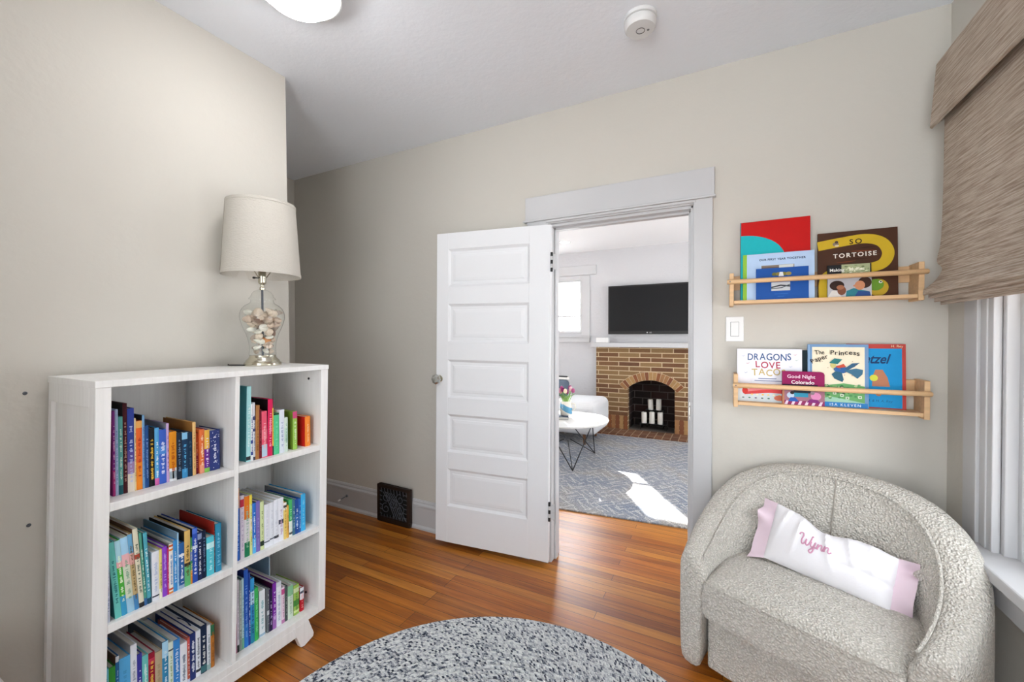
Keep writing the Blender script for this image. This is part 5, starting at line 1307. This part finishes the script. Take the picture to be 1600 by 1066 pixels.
# coffee table
TC = (-1.545, 4.345)
def make_table():
    root = empty('coffee_table', (TC[0], TC[1], .0125), (0, 0, 0), 'round white coffee table on black wire legs', 'table')
    MB().lathe([(0, .412), (.425, .412), (.448, .422), (.452, .434), (.448, .438), (0, .4385)], 64).build('tabletop', mat('white_marble', (238, 237, 234), .25, var=.02, vscale=6), root)
    feet = [(-64, .47), (52, .37), (176, .42)]; tops = [(-120, .22), (-8, .22), (116, .22)]
    def at(a, r, z): return (r * math.cos(R(a)), r * math.sin(R(a)), z)
    for i, (a, r) in enumerate(feet):
        l = MB(); f = at(a, r, .006)
        for j in (i, (i + 1) % 3): l.tube([f, at(tops[j][0], .30, .412)], .0055, 8)
        l.tube([f, at(tops[i][0] + 60, .04, .2)], .0045, 8); l.build('leg', M_black, root)
    rr = MB(); rr.tube([at(k * 12, .30, .409) for k in range(30)], .005, 8, closed=True); rr.build('top_ring', M_black, root)
make_table()
TZ = .0125 + .4385
bk = empty('coffee_table_book', (-1.66, 4.32, TZ + .0005), (0, 0, R(18)), 'dark blue book lying flat under the flower pitcher', 'book')
MB().box(-.17, .13, -.11, .11, 0, .003).box(-.17, .13, -.11, .11, .026, .029).box(-.17, -.167, -.11, .11, 0, .029).build('cover', ink('2c3d54'), bk)
MB().box(-.166, .127, -.107, .107, .003, .026).build('page_block', M_pages, bk)
BZ = TZ + .030
pt = empty('flower_pitcher', (-1.575, 4.39, BZ), (0, 0, 0), 'white pitcher with blue brushstroke on the coffee table book', 'pitcher')
M_cer = NT('glazed_ceramic'); X, Y, Z = M_cer.xyz()
nz = M_cer.noise(M_cer.vec(X, Y, M_cer.math('MULTIPLY', Z, 1.0)), 9, 2)
band = M_cer.math('MULTIPLY', M_cer.math('LESS_THAN', M_cer.math('ABSOLUTE', M_cer.math('SUBTRACT', M_cer.math('ADD', Z, M_cer.math('MULTIPLY', X, .55)), .085)), .034), M_cer.math('GREATER_THAN', nz, .38))
M_cer.l(M_cer.mix(band, 'ece8de', '5a9cc0'), M_cer.b.inputs['Base Color']); M_cer.b.inputs['Roughness'].default_value = .25
MB().lathe([(0, 0), (.060, 0), (.067, .01), (.069, .06), (.066, .11), (.060, .14), (.062, .155), (.056, .155), (.054, .13), (0, .12)], 32).build('body', M_cer.m, pt)
h = MB(); h.tube(smooth_path([(.060, 0, .13), (.10, 0, .125), (.105, 0, .08), (.066, 0, .045)], 6), .007, 8); h.build('handle', mat('cream_ceramic', (236, 232, 220), .3), pt)
tul = [('8a2a66', (.02, -.03), .115), ('7a1f5c', (-.02, -.045), .135), ('a8487e', (-.045, -.02), .15), ('e2bcc4', (.055, .0), .145), ('d89aa8', (-.07, .01), .11), ('94306e', (.035, .035), .155), ('f0dcc0', (.01, -.055), .125), ('b05888', (.085, -.01), .13), ('c88aa0', (-.06, -.05), .125)]
labs = ['plum tulip at the front of the pitcher', 'darkest purple tulip in the pitcher', 'mauve tulip left of centre in the pitcher', 'pale pink tulip right of centre in the pitcher', 'dusty rose tulip leaning left out of the pitcher', 'purple tulip behind the pale pink one', 'cream tulip low at the front of the pitcher', 'mauve tulip leaning right out of the pitcher', 'rose tulip low at the left of the pitcher']
M_leaf = mat('tulip_leaf', (110, 150, 70), .5, var=.12, vscale=20)
for (col, (dx, dy), hh), lab in zip(tul, labs):
    r = empty('tulip', (-1.575, 4.39, BZ + .125), (0, 0, 0), lab, 'flower', 'tulips in the pitcher')
    s = MB(); s.tube(smooth_path([(dx * .3, dy * .3, 0), (dx * .7, dy * .7, hh * .55), (dx, dy, hh)], 5), .003, 6); s.build('stem', M_leaf, r)
    b = MB(); b.lathe([(0, 0), (.016, .006), (.021, .020), (.019, .036), (.012, .050), (0, .054)], 14, c=(dx, dy, hh - .005)); b.build('bloom', ink(col), r)
    lf = MB(); a = math.atan2(dy, dx) + .5
    def leaf(u, v): w = .014 * math.sin(PI * min(1, v * .95 + .05)) * (u - .5) * 2; l = .14 * v; q = .02 + .075 * v * v; return (math.cos(a) * q - math.sin(a) * w, math.sin(a) * q + math.cos(a) * w, l * (1 - .25 * v) + .004 * abs(u - .5))
    lf.grid(leaf, 5, 9); k = list(lf.f); lf.add([(x, y, z + .0012) for x, y, z in lf.v], k, None, True); lf.build('leaf', M_leaf, r, fix=False)
ca = empty('jar_candle', (-1.700, 4.30, BZ), (0, 0, 0), 'cream jar candle beside the flower pitcher', 'candle')
MB().lathe([(0, 0), (.042, 0), (.043, .02), (.043, .095), (.040, .095), (.040, .08), (0, .08)], 24).build('jar', mat('cream_jar', (224, 216, 198), .3), ca)
MB().lathe([(.0432, .012), (.0438, .012), (.0438, .032), (.0432, .032)], 24, cap=False).build('label_band', mat('dark_band', (70, 74, 80), .5), ca)
# pale sofa along the left
def make_sofa():
    root = empty('sofa', (-2.3, 5.2, .0125), (0, 0, 0), 'pale grey rounded sofa behind the coffee table', 'sofa')
    m = mat('pale_grey_linen', (212, 212, 214), .9, bump=.3, bscale=120)
    b = MB(); b.box(-.95, .93, -.33, .35, .13, .545); b.build('seat', m, root, bevel=.085, seg=5)
    b = MB(); b.box(-.95, .42, .20, .42, .40, .80); b.build('backrest', m, root, bevel=.07, seg=4) if False else None
    for x in (-.8, .30, .76):
        for y in (-.24, .26):
            l = MB(); l.tube([(x, y, 0), (x, y, .16)], [.016, .022], 12); o = l.build('leg', mat('walnut_leg', (104, 70, 44), .5), root)
    p = empty('throw_pillow', (-1.97, 5.22, .5585), (R(-14), 0, 0), 'slate blue pillow with white edge on the sofa', 'pillow')
    b = MB(); b.box(-.24, .12, -.06, .06, .0, .22); b.build('cushion', mat('slate_blue_cotton', (92, 104, 120), .9), p, bevel=.045, seg=4)
    b = MB(); b.box(-.24, .12, -.03, .03, .219, .262); b.build('trim', mat('white_fringe', (226, 224, 222), .9), p, bevel=.012)
    b = MB(); b.box(-.22, .10, -.032, .032, .248, .274); b.build('edge_stripe', M_black, p, bevel=.008)
make_sofa()
